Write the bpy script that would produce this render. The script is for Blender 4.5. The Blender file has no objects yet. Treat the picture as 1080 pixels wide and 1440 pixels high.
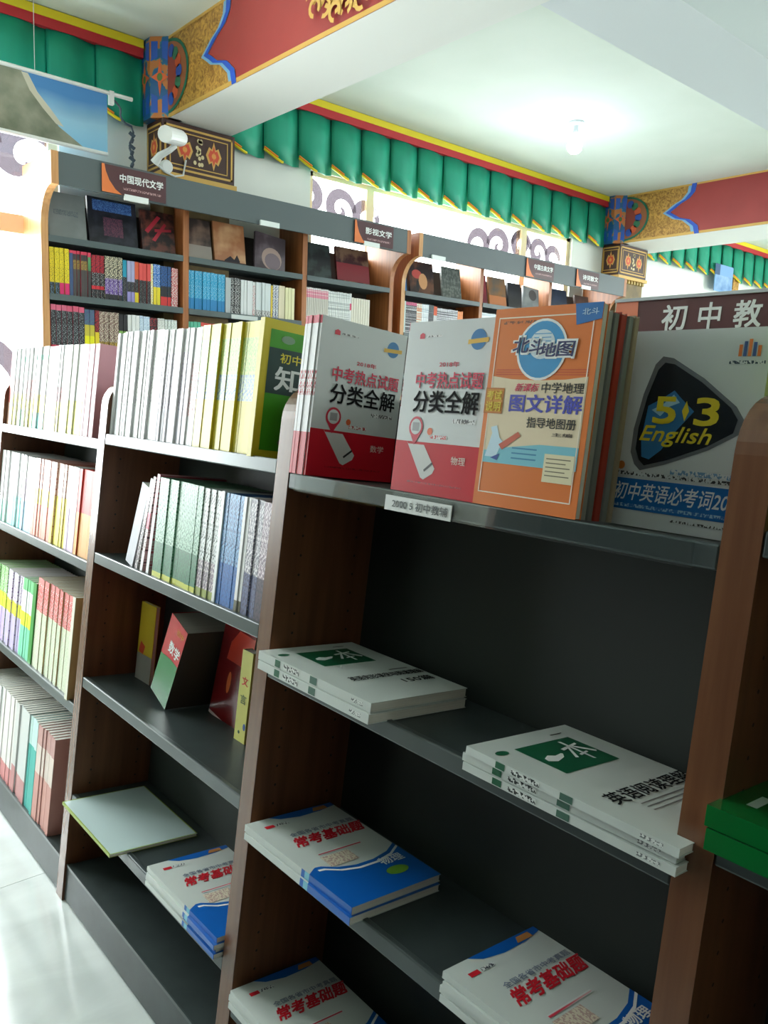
import bpy, bmesh, math, random
from mathutils import Matrix, Vector
random.seed(7)
S = bpy.context.scene
C = S.collection
R = math.radians
PI = math.pi

# ------------------------------------------------------------------ camera, sky, lights, exposure
H = 1.5
F, YAW, PITCH, ROLL, TILT = 1128.8, 0.8522926, 0.1412358, -0.0386218, 0.1062358
cd = bpy.data.cameras.new('camera'); cam = bpy.data.objects.new('camera', cd); C.objects.link(cam)
fw = Vector((math.cos(YAW)*math.cos(PITCH), math.sin(YAW)*math.cos(PITCH), -math.sin(PITCH)))
rt = Vector((math.sin(YAW), -math.cos(YAW), 0)); dn = fw.cross(rt)
r2 = math.cos(ROLL)*rt+math.sin(ROLL)*dn; d2 = -math.sin(ROLL)*rt+math.cos(ROLL)*dn
m = Matrix.Identity(4)
for i in range(3):
    m[i][0] = r2[i]; m[i][1] = -d2[i]; m[i][2] = -fw[i]
m.translation = (0, 0, H)
cam.matrix_world = m
cd.sensor_fit = 'VERTICAL'; cd.sensor_height = 24.0; cd.lens = F/1440*24.0
cd.clip_start = .02; cd.clip_end = 100
S.camera = cam
w = bpy.data.worlds.new('sky'); S.world = w; w.use_nodes = True
bgn = w.node_tree.nodes['Background']
bgn.inputs[0].default_value = (0.93, 0.97, 1.0, 1); bgn.inputs[1].default_value = 7.0
S.view_settings.view_transform = 'Standard'; S.view_settings.look = 'None'
S.view_settings.gamma = 1; S.view_settings.use_curve_mapping = False
S.view_settings.exposure = 0.0

def window_light(name, loc, sx, sz, power, rot):
    l = bpy.data.lights.new(name, 'AREA'); l.shape = 'RECTANGLE'; l.size = sx; l.size_y = sz
    l.energy = power; l.color = (.93, .97, 1)
    o = bpy.data.objects.new(name, l); o.location = loc; o.rotation_euler = rot; C.objects.link(o)
    return o
# daylight pouring in through the windows of the back wall
window_light('daylight_left_window', (.29, 5.15, 1.9), 2.8, 2.1, 340, (R(-90), 0, 0))
window_light('daylight_upper_window', (4.9, 5.15, 2.8), 2.8, .5, 110, (R(-90), 0, 0))

window_light('added_fill_right', (11.85, -.2, 1.9), 5.4, 2.0, 560, (R(90), 0, R(90)))  # added fill from the right, brightens the ceiling and wall bookcases

# ------------------------------------------------------------------ materials
def lin(c): return tuple(((x/255)/12.92 if x/255 <= .04045 else ((x/255+.055)/1.055)**2.4) for x in c)
MC = {}
def mat(rgb, rough=.45, metal=0.0, name=None, spec=.5, alpha=None, emit=None, coat=0):
    k = (tuple(rgb), rough, metal, spec, alpha, emit, coat)
    if k in MC: return MC[k]
    mt = bpy.data.materials.new(name or 'colour_%d_%d_%d' % tuple(rgb)); mt.use_nodes = True
    b = mt.node_tree.nodes['Principled BSDF']
    b.inputs['Base Color'].default_value = (*lin(rgb), 1)
    b.inputs['Roughness'].default_value = rough; b.inputs['Metallic'].default_value = metal
    b.inputs['Specular IOR Level'].default_value = spec
    if coat: b.inputs['Coat Weight'].default_value = coat; b.inputs['Coat Roughness'].default_value = .12
    if alpha is not None: b.inputs['Alpha'].default_value = alpha
    if emit: b.inputs['Emission Color'].default_value = (*lin(rgb), 1); b.inputs['Emission Strength'].default_value = emit
    MC[k] = mt; return mt
def nodes(mt): return mt.node_tree.nodes, mt.node_tree.links
def noise_mat(name, c1, c2, scale=(1, 1, 1), nscale=5, lo=.35, hi=.65, rough=.5, bump=0, metal=0, detail=4, coord='Object', dist=0, third=None):
    mt = bpy.data.materials.new(name); mt.use_nodes = True; N, L = nodes(mt)
    b = N['Principled BSDF']; b.inputs['Roughness'].default_value = rough; b.inputs['Metallic'].default_value = metal
    tc = N.new('ShaderNodeTexCoord'); mp = N.new('ShaderNodeMapping'); nz = N.new('ShaderNodeTexNoise'); cr = N.new('ShaderNodeValToRGB')
    mp.inputs['Scale'].default_value = scale; nz.inputs['Scale'].default_value = nscale; nz.inputs['Detail'].default_value = detail
    nz.inputs['Distortion'].default_value = dist
    cr.color_ramp.elements[0].position = lo; cr.color_ramp.elements[1].position = hi
    cr.color_ramp.elements[0].color = (*lin(c1), 1); cr.color_ramp.elements[1].color = (*lin(c2), 1)
    if third:
        e = cr.color_ramp.elements.new(third[0]); e.color = (*lin(third[1]), 1)
    L.new(tc.outputs[coord], mp.inputs[0]); L.new(mp.outputs[0], nz.inputs[0]); L.new(nz.outputs[0], cr.inputs[0]); L.new(cr.outputs[0], b.inputs['Base Color'])
    if bump:
        bp = N.new('ShaderNodeBump'); bp.inputs['Strength'].default_value = bump; bp.inputs['Distance'].default_value = .01
        L.new(nz.outputs[0], bp.inputs['Height']); L.new(bp.outputs[0], b.inputs['Normal'])
    return mt
WOOD = noise_mat('brown_wood_laminate', (92, 56, 34), (118, 76, 48), (14, 14, .9), 3.2, .3, .72, .38)
WOODEDGE = noise_mat('wood_edge_band', (98, 60, 38), (114, 74, 48), (20, 20, 1.2), 3, .3, .7, .27)
WOODEDGE.node_tree.nodes['Principled BSDF'].inputs['Specular IOR Level'].default_value = .9
BWOOD = noise_mat('orange_wood_laminate', (150, 88, 46), (186, 118, 68), (14, 14, .9), 3.2, .3, .72, .4)
BWOODE = noise_mat('pale_wood_edge', (196, 140, 88), (220, 168, 112), (20, 20, 1.2), 3, .3, .7, .4)
BACKP = mat((36, 44, 40), .6, 0, 'dark_back_board')
SHELF = noise_mat('dark_grey_laminate', (52, 60, 60), (60, 69, 69), (3, 3, 3), 6, .3, .7, .4)
LIP = mat((78, 86, 86), .3, .3, 'grey_metal_lip')
BSHELF = mat((84, 96, 98), .45, 0, 'grey_shelf_board')
PAPER = noise_mat('page_edges', (196, 194, 184), (226, 224, 214), (1, 400, 1), 1, .3, .7, .8)
WALL = noise_mat('white_plaster', (224, 226, 220), (232, 234, 228), (1, 1, 1), 2, .3, .7, .8, .02)
CEIL = noise_mat('ceiling_plaster', (214, 224, 212), (224, 232, 222), (1, 1, 1), 1.4, .3, .7, .85, .02)
GOLD = noise_mat('painted_gold_scrollwork', (136, 92, 36), (204, 156, 74), (1, 1, 1), 24, .34, .66, .5, .15, dist=2.2, detail=2)
GOLDP = mat((206, 164, 84), .45, .1, 'gold_paint')
WHITE = mat((236, 238, 236), .4, 0, 'white_cover')
GREYW = mat((206, 208, 206), .45)
BLACK = mat((24, 24, 26), .5)
RED = mat((196, 22, 40), .32)
INKC = {}
def ink(base, inkc, amt=.5, sc=(1, 260, 150), rough=.4):
    """flat printed lettering too small to read: broken ink marks on a coloured ground"""
    k = (base, inkc, amt, sc)
    if k in INKC: return INKC[k]
    mt = noise_mat('printed_%d_%d_%d' % base, base, inkc, sc, 1, amt, amt+.04, rough, detail=1)
    INKC[k] = mt; return mt
def glass_mat(name, tint=(.97, .99, .98), gloss=.06):
    mt = bpy.data.materials.new(name); mt.use_nodes = True; N, L = nodes(mt); N.clear()
    t = N.new('ShaderNodeBsdfTransparent'); t.inputs[0].default_value = (*tint, 1)
    g = N.new('ShaderNodeBsdfGlossy'); g.inputs['Roughness'].default_value = .03
    mx = N.new('ShaderNodeMixShader'); mx.inputs[0].default_value = gloss; o = N.new('ShaderNodeOutputMaterial')
    L.new(t.outputs[0], mx.inputs[1]); L.new(g.outputs[0], mx.inputs[2]); L.new(mx.outputs[0], o.inputs[0]); return mt
GLASS = glass_mat('window_glass'); ACRYL = glass_mat('clear_acrylic', (.93, .95, .95), .1)
FROST = glass_mat('frosted_sticker', (.085, .07, .08), .03)

# ------------------------------------------------------------------ mesh helpers
class MB:
    def __init__(s): s.v = []; s.f = []; s.mi = []
    def add(s, vs, fs, mi=0):
        o = len(s.v); s.v += [tuple(v) for v in vs]; s.f += [tuple(i+o for i in f) for f in fs]; s.mi += [mi]*len(fs)
    def box(s, x0, x1, y0, y1, z0, z1, mi=0):
        s.add([(x0,y0,z0),(x1,y0,z0),(x1,y1,z0),(x0,y1,z0),(x0,y0,z1),(x1,y0,z1),(x1,y1,z1),(x0,y1,z1)],
              [(0,3,2,1),(4,5,6,7),(0,1,5,4),(1,2,6,5),(2,3,7,6),(3,0,4,7)], mi)
    def prism(s, pts, axis, a, b, mi=0):
        """pts polygon in the two other axes; extruded along axis from a to b"""
        def P(p, t):
            return {'x': (t, p[0], p[1]), 'y': (p[0], t, p[1]), 'z': (p[0], p[1], t)}[axis]
        n = len(pts)
        s.add([P(p, a) for p in pts]+[P(p, b) for p in pts],
              [tuple(range(n))[::-1], tuple(range(n, 2*n))]+[(i, (i+1) % n, (i+1) % n+n, i+n) for i in range(n)], mi)
    def tube(s, path, r, n=8, mi=0):
        path = [Vector(p) for p in path]; rings = []
        for i, p in enumerate(path):
            t = (path[min(i+1, len(path)-1)]-path[max(i-1, 0)]).normalized()
            u = t.orthogonal().normalized() if abs(t.z) > .9 else t.cross(Vector((0, 0, 1))).normalized(); vv = t.cross(u)
            rr = r[i] if isinstance(r, (list, tuple)) else r
            rings.append([p+u*rr*math.cos(2*PI*k/n)+vv*rr*math.sin(2*PI*k/n) for k in range(n)])
        vs = [q for ring in rings for q in ring]; fs = []
        for i in range(len(path)-1):
            for k in range(n):
                a = i*n+k; b = i*n+(k+1) % n; fs.append((a, b, b+n, a+n))
        fs.append(tuple(range(n))[::-1]); fs.append(tuple(range(len(vs)-n, len(vs))))
        s.add(vs, fs, mi)
    def lathe(s, prof, n=20, mi=0, M=None):
        vs = []; fs = []
        for r, z in prof:
            for k in range(n):
                q = Vector((r*math.cos(2*PI*k/n), r*math.sin(2*PI*k/n), z)); vs.append(M@q if M else q)
        for i in range(len(prof)-1):
            for k in range(n):
                a = i*n+k; b = i*n+(k+1) % n; fs.append((a, b, b+n, a+n))
        fs.append(tuple(range(n))[::-1]); fs.append(tuple(range(len(vs)-n, len(vs))))
        s.add(vs, fs, mi)
    def mesh(s, name, mats):
        me = bpy.data.meshes.new(name); me.from_pydata(s.v, [], s.f)
        for q in (mats if isinstance(mats, (list, tuple)) else [mats]): me.materials.append(q)
        for i, p in enumerate(me.polygons): p.material_index = s.mi[i]
        bm = bmesh.new(); bm.from_mesh(me); bmesh.ops.recalc_face_normals(bm, faces=bm.faces); bm.to_mesh(me); bm.free()
        return me
    def build(s, name, mats, parent=None, bevel=0, smooth=False):
        me = s.mesh(name, mats)
        if smooth:
            for p in me.polygons: p.use_smooth = True
        o = bpy.data.objects.new(name, me); C.objects.link(o); o.parent = parent
        if bevel:
            b = o.modifiers.new('bevel', 'BEVEL'); b.width = bevel; b.segments = 2; b.limit_method = 'ANGLE'
        return o
def tag(o, label, cat, group=None):
    o['label'] = label; o['category'] = cat
    if group: o['group'] = group
    return o
def struct(o): o['kind'] = 'structure'; return o
def empty(name, loc=(0, 0, 0)):
    o = bpy.data.objects.new(name, None); o.location = loc; o.empty_display_size = .1; C.objects.link(o); return o
def bx(name, x0, x1, y0, y1, z0, z1, mt, parent=None, bevel=0):
    b = MB(); b.box(x0, x1, y0, y1, z0, z1); return b.build(name, mt, parent, bevel)

# lettering: glyph outlines from Blender's built-in font, flattened to a mesh in a unit square
TC = {}
def glyphs(text, bold=0.0, spacing=1.0):
    k = (text, bold, spacing)
    if k in TC: return TC[k]
    if bold:
        v0, f0 = glyphs(text, 0.0, spacing); asp = max(1, len(text)); vs = []; fs = []
        for q, (dx, dy) in enumerate(((-1, -1), (1, -1), (1, 1), (-1, 1), (0, 0))):
            o_ = len(vs); vs += [(x+dx*bold*.6/asp, y+dy*bold*.6, q) for x, y, _ in v0]; fs += [tuple(i+o_ for i in f) for f in f0]
        TC[k] = (vs, fs); return TC[k]
    cu = bpy.data.curves.new('lettering', 'FONT'); cu.body = text; cu.size = 1; cu.resolution_u = 3
    cu.space_character = spacing
    o = bpy.data.objects.new('lettering', cu); C.objects.link(o)
    bpy.context.view_layer.update()
    me = bpy.data.meshes.new_from_object(o.evaluated_get(bpy.context.evaluated_depsgraph_get()))
    vs = [tuple(v.co) for v in me.vertices]; fs = [tuple(p.vertices) for p in me.polygons]
    bpy.data.objects.remove(o); bpy.data.curves.remove(cu); bpy.data.meshes.remove(me)
    xs = [v[0] for v in vs] or [0, 1]; ys = [v[1] for v in vs] or [0, 1]
    x0, x1, y0, y1 = min(xs), max(xs), min(ys), max(ys)
    TC[k] = ([((v[0]-x0)/(x1-x0), (v[1]-y0)/(y1-y0), 0) for v in vs], fs)
    return TC[k]
class Face:
    """prints flat things on a plane: origin O, unit vectors U (right) and V (up), size w x h; uv in 0..1"""
    def __init__(s, parent, O, U, V, w, h):
        s.p = parent; s.O = Vector(O); s.U = Vector(U); s.V = Vector(V); s.N = s.U.cross(s.V); s.w = w; s.h = h; s.lift = 0.0
    def at(s, u, v, d): return s.O+s.U*(u*s.w)+s.V*(v*s.h)+s.N*d
    def poly(s, name, pts, mt, d=.0004):
        m_ = MB(); m_.add([s.at(u, v, d) for u, v in pts], [tuple(range(len(pts)))]); return m_.build(name, mt, s.p)
    def polys(s, name, lst, mt, d=.0004):
        m_ = MB()
        for pts in lst: m_.add([s.at(u, v, d) for u, v in pts], [tuple(range(len(pts)))])
        return m_.build(name, mt, s.p)
    def rect(s, name, u0, v0, u1, v1, mt, d=.0004): return s.poly(name, [(u0, v0), (u1, v0), (u1, v1), (u0, v1)], mt, d)
    def ell(s, cu, cv, ru, rv, n=28, a0=0, a1=2*PI): return [(cu+ru*math.cos(a0+(a1-a0)*k/n), cv+rv*math.sin(a0+(a1-a0)*k/n)) for k in range(n)]
    def disc(s, name, cu, cv, r, mt, d=.0004, asp=1): return s.poly(name, s.ell(cu, cv, r/s.w*asp, r/s.h), mt, d)
    def frame(s, name, u0, v0, u1, v1, tw, mt, d=.0005):
        a = tw/s.w; b = tw/s.h
        return s.polys(name, [[(u0,v0),(u1,v0),(u1,v0+b),(u0,v0+b)],[(u0,v1-b),(u1,v1-b),(u1,v1),(u0,v1)],[(u0,v0),(u0+a,v0),(u0+a,v1),(u0,v1)],[(u1-a,v0),(u1,v0),(u1,v1),(u1-a,v1)]], mt, d)
    def text(s, name, t, u0, v0, u1, v1, mt, bold=0.0, d=.0007, shear=0.0, shadow=None):
        vs, fs = glyphs(t, bold)
        if shadow:
            d += .0006; s._t(name, vs, fs, u0+.006, v0-.005, u1+.006, v1-.005, shadow, d-.0005, shear)
        return s._t(name, vs, fs, u0, v0, u1, v1, mt, d, shear)
    def _t(s, name, vs, fs, u0, v0, u1, v1, mt, d, shear):
        m_ = MB(); m_.add([s.at(u0+(u1-u0)*(x+shear*(y-.5)), v0+(v1-v0)*y, d+q*.00005) for x, y, q in vs], fs); o = m_.build(name, mt, s.p); return o

# ------------------------------------------------------------------ room shell
CZ = 3.5; WY = 4.80; XL, XR, YB = -3.2, 11.5, -4.0
fl = struct(bx('floor', XL-.2, XR+.2, YB-.2, WY+.2, -.12, -.004, mat((168, 168, 160), .7, name='grout')))
TILE = noise_mat('polished_pale_tile', (188, 194, 192), (208, 214, 212), (1.2, 3, 1), 1.6, .3, .7, .12, detail=6, dist=1.2, coord='Object')
ts = .8; tb = MB(); tb.box(.001, ts-.001, .001, ts-.001, -.004, 0); tme = tb.mesh('tile', TILE)
nx = int((XR-XL)/ts)+1; ny = int((WY-YB)/ts)
for i in range(nx):
    for j in range(ny):
        if XL+i*ts > XR-.1: continue
        o = bpy.data.objects.new('tile', tme); C.objects.link(o); o.parent = fl; o.location = (XL+i*ts, WY-(j+1)*ts, 0)
struct(bx('ceiling', XL-.2, XR+.2, YB-.2, WY+.2, CZ, CZ+.15, CEIL))
struct(bx('wall_left', XL-.2, XL, YB, WY, 0, CZ, WALL))
wr = MB(); wr.box(XR, XR+.2, YB, -2.9, 0, CZ); wr.box(XR, XR+.2, 2.5, WY, 0, CZ); wr.box(XR, XR+.2, -2.9, 2.5, 0, .9); wr.box(XR, XR+.2, -2.9, 2.5, 2.9, CZ)
struct(wr.build('wall_right', WALL))
struct(bx('wall_front', XL, XR, YB-.2, YB, 0, CZ, WALL))
# back wall with two window openings
W1 = (-1.1, 1.68, .85, 3.02); W2 = (3.40, 6.42, 2.35, 3.05)
wb = MB()
y0, y1 = WY, WY+.2
wb.box(XL, W1[0], y0, y1, 0, CZ); wb.box(W1[0], W1[1], y0, y1, 0, W1[2]); wb.box(W1[0], W1[1], y0, y1, W1[3], CZ)
wb.box(W1[1], W2[0], y0, y1, 0, CZ); wb.box(W2[0], W2[1], y0, y1, 0, W2[2]); wb.box(W2[0], W2[1], y0, y1, W2[3], CZ)
wb.box(W2[1], XR, y0, y1, 0, CZ)
struct(wb.build('wall_back', WALL))
FRM = mat((236, 212, 172), .5, name='cream_window_frame')
def window(name, W, verts, hors, decals):
    r = empty(name, (0, 0, 0)); struct(r)
    x0, x1, z0, z1 = W; f = .05; ya, yb_ = WY+.03, WY+.09
    b = MB(); b.box(x0, x1, ya, yb_, z0, z0+f); b.box(x0, x1, ya, yb_, z1-.03, z1); b.box(x0, x0+.04, ya, yb_, z0, z1); b.box(x1-f, x1, ya, yb_, z0, z1)
    b.build('window_frame', FRM, r)
    for v in verts: bx('mullion', v-.035, v+.035, ya, yb_, z0+f, z1-.03, FRM, r)
    for h in hors: bx('transom', x0+.04, x1-f, ya-.01, yb_+.002, h-.05, h+.05, FRM, r)
    xs = [x0+.04]+list(verts)+[x1-f]
    for a, c in zip(xs[:-1], xs[1:]): bx('pane', a, c, ya+.025, ya+.031, z0+f, z1-.03, GLASS, r)
    F_ = Face(r, (0, ya+.024, 0), (1, 0, 0), (0, 0, 1), 1, 1)
    for (cx, cz, sc, fl_) in decals:          # scrolling stickers on the glass
        m_ = MB()
        def ribbon(pts, wd):
            vs = []; n_ = len(pts)
            for k in range(n_):
                (ax, az), (cx_, cz_) = pts[max(k-1, 0)], pts[min(k+1, n_-1)]; L_ = math.hypot(cx_-ax, cz_-az) or 1
                wv = wd*(.25+.75*math.sin(PI*min(1, (k+3)/n_))); nx_, nz_ = -(cz_-az)/L_*wv, (cx_-ax)/L_*wv
                vs += [(pts[k][0]-nx_, ya+.022, pts[k][1]-nz_), (pts[k][0]+nx_, ya+.022, pts[k][1]+nz_)]
            m_.add(vs, [(2*k, 2*k+2, 2*k+3, 2*k+1) for k in range(n_-1)])
        for sgn, off, turns in ((1, (0, 0), 1.15), (-1, (-1.0, .12), 1.0), (1, (.85, -.12), .9)):
            pts = []
            for k in range(26):
                a = k/25*turns*2*PI; rr = sc*(.45*(1-k/25)+.06)
                pts.append((cx+fl_*(off[0]*sc+sgn*rr*math.cos(a)), cz+off[1]*sc+rr*math.sin(a)))
            ribbon(pts, sc*.15)
        m_.build('scroll_sticker', FROST, r)
window('window_1', W1, (-.2, .72), (2.37,), [(1.15, 2.78, .42, 1), (.1, 2.78, .42, -1), (1.2, 1.5, .5, 1)])
window('window_2', W2, (3.97, 5.755), (), [(3.70, 2.84, .27, 1), (5.45, 2.84, .28, -1), (5.98, 2.86, .24, 1)])
r = struct(empty('added_right_window', (XR, -.2, 0)))  # unseen window made up in the right wall to let the fill light in
b = MB(); b.box(.04, .09, -2.7, 2.7, .9, .96); b.box(.04, .09, -2.7, 2.7, 2.84, 2.9)
for k in range(5): b.box(.04, .09, -2.7+k*1.335, -2.64+k*1.335, .96, 2.84)
b.build('window_frame', FRM, r)
for k in range(4): bx('pane', .06, .066, -2.64+k*1.335, -2.7+(k+1)*1.335, .96, 2.84, GLASS, r)
struct(bx('wall_outside_sill', XL, XR, WY+.2, WY+.6, -.1, .2, WALL))

# beams across the ceiling, painted on their left faces
BZ = 3.06
def curl_medallion(F_, cu, cv, ru, rv, n):
    m_ = MB()
    for k in range(n):
        t = k/n; rad = math.sqrt((k+.5)/n); a = k*2.39996
        x = cu+ru*rad*math.cos(a); y = cv+rv*rad*math.sin(a); rr = .052*(1.15-.3*rad)
        N_ = 12; a0 = a+random.random()*2
        for q in range(N_-2):
            A = a0+q*2*PI/N_; B = a0+(q+1)*2*PI/N_; ro, ri = rr, rr*.58
            pts = [(ro*math.cos(A), ro*math.sin(A)), (ro*math.cos(B), ro*math.sin(B)), (ri*math.cos(B), ri*math.sin(B)), (ri*math.cos(A), ri*math.sin(A))]
            m_.add([F_.at(x+p[0]/F_.w, y+p[1]/F_.h, .005+k*.0003) for p in pts], [(0, 1, 2, 3)])
    m_.build('gold_filigree', GOLDP, F_.p)
    for (dx, dy, col, sz) in ((-.06, .0, (60, 130, 90), .05), (.0, .02, (206, 80, 66), .07), (.06, -.02, (48, 96, 178), .07), (.02, .2, (60, 130, 190), .05), (-.03, -.2, (200, 90, 70), .05)):
        pts = [(cu+dx*2.2*ru+sz/F_.w*math.cos(a)*.7, cv+dy*rv*2+sz/F_.h*math.sin(a)*(1.4 if math.sin(a) > 0 else .9)) for a in [2*PI*k/16 for k in range(16)]]
        F_.poly('painted_gem', pts, mat(col, .35), .03)
def painted_beam(X0, wid):
    ytop = WY; b = MB(); b.box(X0, X0+wid, YB, WY-.0, BZ, CZ)
    beam = struct(b.build('ceiling_beam', mat((226, 228, 222), .8)))
    # face looking towards -X : right = -Y
    Lf = 7.0; F_ = Face(beam, (X0, WY-.2, BZ), (0, -1, 0), (0, 0, 1), Lf, CZ-BZ)
    Rd = noise_mat('red_paint', (148, 50, 48), (160, 58, 54), (1, 1, 1), 3, .3, .7, .5)
    hh = CZ-BZ
    wave = [(.70, 0), (.68, .16), (.60, .30), (.50, .36), (.46, .42), (.40, .50), (.46, .58), (.50, .64), (.58, .72), (.63, .84), (.64, 1.0)]
    def shift(o_): return [((y+o_)/Lf, v) for y, v in wave]
    def region(name, left, right, mt, d):
        F_.poly(name, left+right[::-1], mt, d)
    g0 = [(0, v) for _, v in wave]
    # gold, blue bands, red field built from strips between neighbouring outlines
    def strips(name, A, B, mt, d): F_.polys(name, [[A[i], B[i], B[i+1], A[i+1]] for i in range(len(A)-1)], mt, d)
    strips('gold_field', g0, shift(0), GOLD, .003)
    strips('pale_blue_band', shift(0), shift(.045), mat((120, 170, 206), .5), .005)
    strips('blue_band', shift(.03), shift(.075), mat((36, 82, 186), .5), .0065)
    strips('red_field', shift(.075), [(2.55/Lf, v) for _, v in wave], Rd, .003)
    F_.rect('gold_rim', 0, 0, 1, .05, GOLDP, .006)
    F_.rect('gold_rim', 0, .965, 1, 1, GOLDP, .006)
    curl_medallion(F_, 1.75/Lf, .52, .34/Lf, .42, 70)
    # teal framed cartouche further along, then the mirrored gold end
    F_.rect('teal_panel', 2.2/Lf, .14, 2.56/Lf, .9, mat((54, 160, 140), .5), .005)
    F_.frame('gold_rim', 2.17/Lf, .08, 2.6/Lf, .95, .025, GOLDP, .008)
    F_.rect('red_field', 2.55/Lf, 0, 1, 1, Rd, .003)
    # roundel against the column head
    for k, (rad, c_) in enumerate(((.36, (30, 110, 84)), (.33, (152, 92, 60)), (.25, (150, 70, 60)))):
        pts = [(rad*.72/Lf*math.cos(a), .5+rad*1.28*math.sin(a)*1.0) for a in [-PI/2+PI*q/18 for q in range(19)]]
        F_.poly('painted_roundel', pts, mat(c_, .5), .007+.001*k)
    for k in range(7):
        a = -PI/2+PI*(k+.5)/7; rr = .20
        F_.disc('painted_petal', (.03+rr*.6*math.cos(a))/Lf, .5+rr*1.5*math.sin(a), .035, mat(((48, 84, 170), (206, 92, 56), (60, 120, 90))[k % 3], .5), .011)
    return beam
def column(X0):
    r = struct(empty('wall_column', (X0+.25, WY-.1, 0)))
    yf = 4.60; xa, xb = X0-.02, X0+.46; ox, oy = X0+.25, WY-.1
    def q(name, x0, x1, ya, yb_, z0, z1, mt, bev=0): return bx(name, x0-ox, x1-ox, ya-oy, yb_-oy, z0, z1, mt, r, bev)
    q('shaft', xa+.02, xb-.02, yf+.02, WY, 0, 2.74, noise_mat('painted_column_shaft', (96, 80, 48), (132, 108, 60), (1, 1, 1), 9, .3, .7, .6))
    DK = mat((62, 34, 28), .5)
    q('capital_block', xa, xb, yf, WY, 2.76, 3.055, DK)
    q('capital_moulding', xa-.012, xb+.012, yf-.012, WY, 2.735, 2.765, GOLDP)
    # upper bracket: blue with orange flower, chamfered toward the room
    b = MB(); b.prism([(X0-.06-ox, WY-oy), (X0-.06-ox, yf+.07-oy), (X0+.02-ox, yf-.02-oy), (X0+.1-ox, yf-.02-oy), (X0+.1-ox, WY-oy)], 'z', 3.06, CZ)
    b.build('bracket', noise_mat('blue_painted_bracket', (34, 96, 150), (196, 120, 60), (1, 1, 1), 11, .5, .56, .5, third=(.53, (46, 130, 140))), r)
    p0 = Vector((X0-.06-ox, WY-oy, 3.06)); U = Vector((0, -1, 0))
    Fb = Face(r, p0, U, (0, 0, 1), .13, CZ-3.06)
    for (F_, cw) in ((Fb, .13), (Face(r, (X0-.06-ox, yf+.07-oy, 3.06), Vector((.08, -.09, 0)).normalized(), (0, 0, 1), .12, CZ-3.06), .12)):
        for sx_ in (-1, 1):
            for sy_ in (-1, 1): F_.poly('blue_quarter', [(.5+sx_*.12, .5+sy_*.24), (.5+sx_*.44, .5+sy_*.2), (.5+sx_*.44, .5+sy_*.44), (.5+sx_*.1, .5+sy_*.44)], mat((40, 92, 190), .5), .0015)
        F_.poly('painted_flower', [(.5+(.44 if k % 2 == 0 else .14)*math.cos(a)*1.0, .5+(.24 if k % 2 == 0 else .08)*math.sin(a)) for k, a in enumerate([PI*j/4 for j in range(8)])], mat((226, 104, 52), .5), .003)
        F_.poly('flower_heart', F_.ell(.5, .5, .14, .05, 10), mat((80, 120, 60), .5), .004)
    # framed flame panel on the front and left of the block
    for F_ in (Face(r, (xa-ox, yf-oy, 2.77), (1, 0, 0), (0, 0, 1), xb-xa, .28), Face(r, (xa-ox, WY-oy, 2.77), (0, -1, 0), (0, 0, 1), WY-yf, .28)):
        F_.frame('gold_rim', .03, .06, .97, .94, .012, GOLDP, .002)
        F_.frame('gold_rim', .1, .16, .9, .84, .006, GOLDP, .002)
        for s_ in ((-.2, .2) if F_.w > .3 else (0,)):
            fl_ = [(.5+s_+x*.11*(1 if F_.w > .3 else 2.2), .5+y*.3) for x, y in [(-1,0),(-.6,.6),(-.25,.45),(0,1),(.25,.45),(.6,.6),(1,0),(.6,-.6),(.25,-.45),(0,-1),(-.25,-.45),(-.6,-.6)]]
            F_.poly('painted_flame', fl_, mat((214, 164, 84), .5), .002); F_.poly('painted_flame', [(.5+s_+(a-.5-s_)*.72, .5+(b_-.5)*.72) for a, b_ in fl_], mat((208, 76, 44), .5), .003)
            F_.poly('painted_flame', [(.5+s_+(a-.5-s_)*.3, .5+(b_-.5)*.3) for a, b_ in fl_], mat((222, 150, 70), .5), .004)
        if F_.w > .3:
            lst = []
            for k in range(14):
                a = k*.9; cx_, cy_ = .5+.07*math.cos(a)*(k % 3)/2, .5+.24*math.sin(a*1.7)
                lst.append(F_.ell(cx_, cy_, .022, .045, 8))
            F_.polys('painted_leaf', lst, mat((214, 196, 150), .5), .0035)
    # carved lower row under the moulding
    for k in range(9):
        q('carved_bead', xa+.02+k*.05, xa+.055+k*.05, yf-.006, yf+.02, 2.70, 2.733, mat((168, 140, 66), .5), .006)
column(2.22); column(6.93); column(-2.4)
painted_beam(2.24, .42); painted_beam(6.95, .6)
struct(bx('ceiling_beam', XL, XR, 1.86, 2.28, 3.10, CZ, mat((214, 220, 222), .8)))

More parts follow.
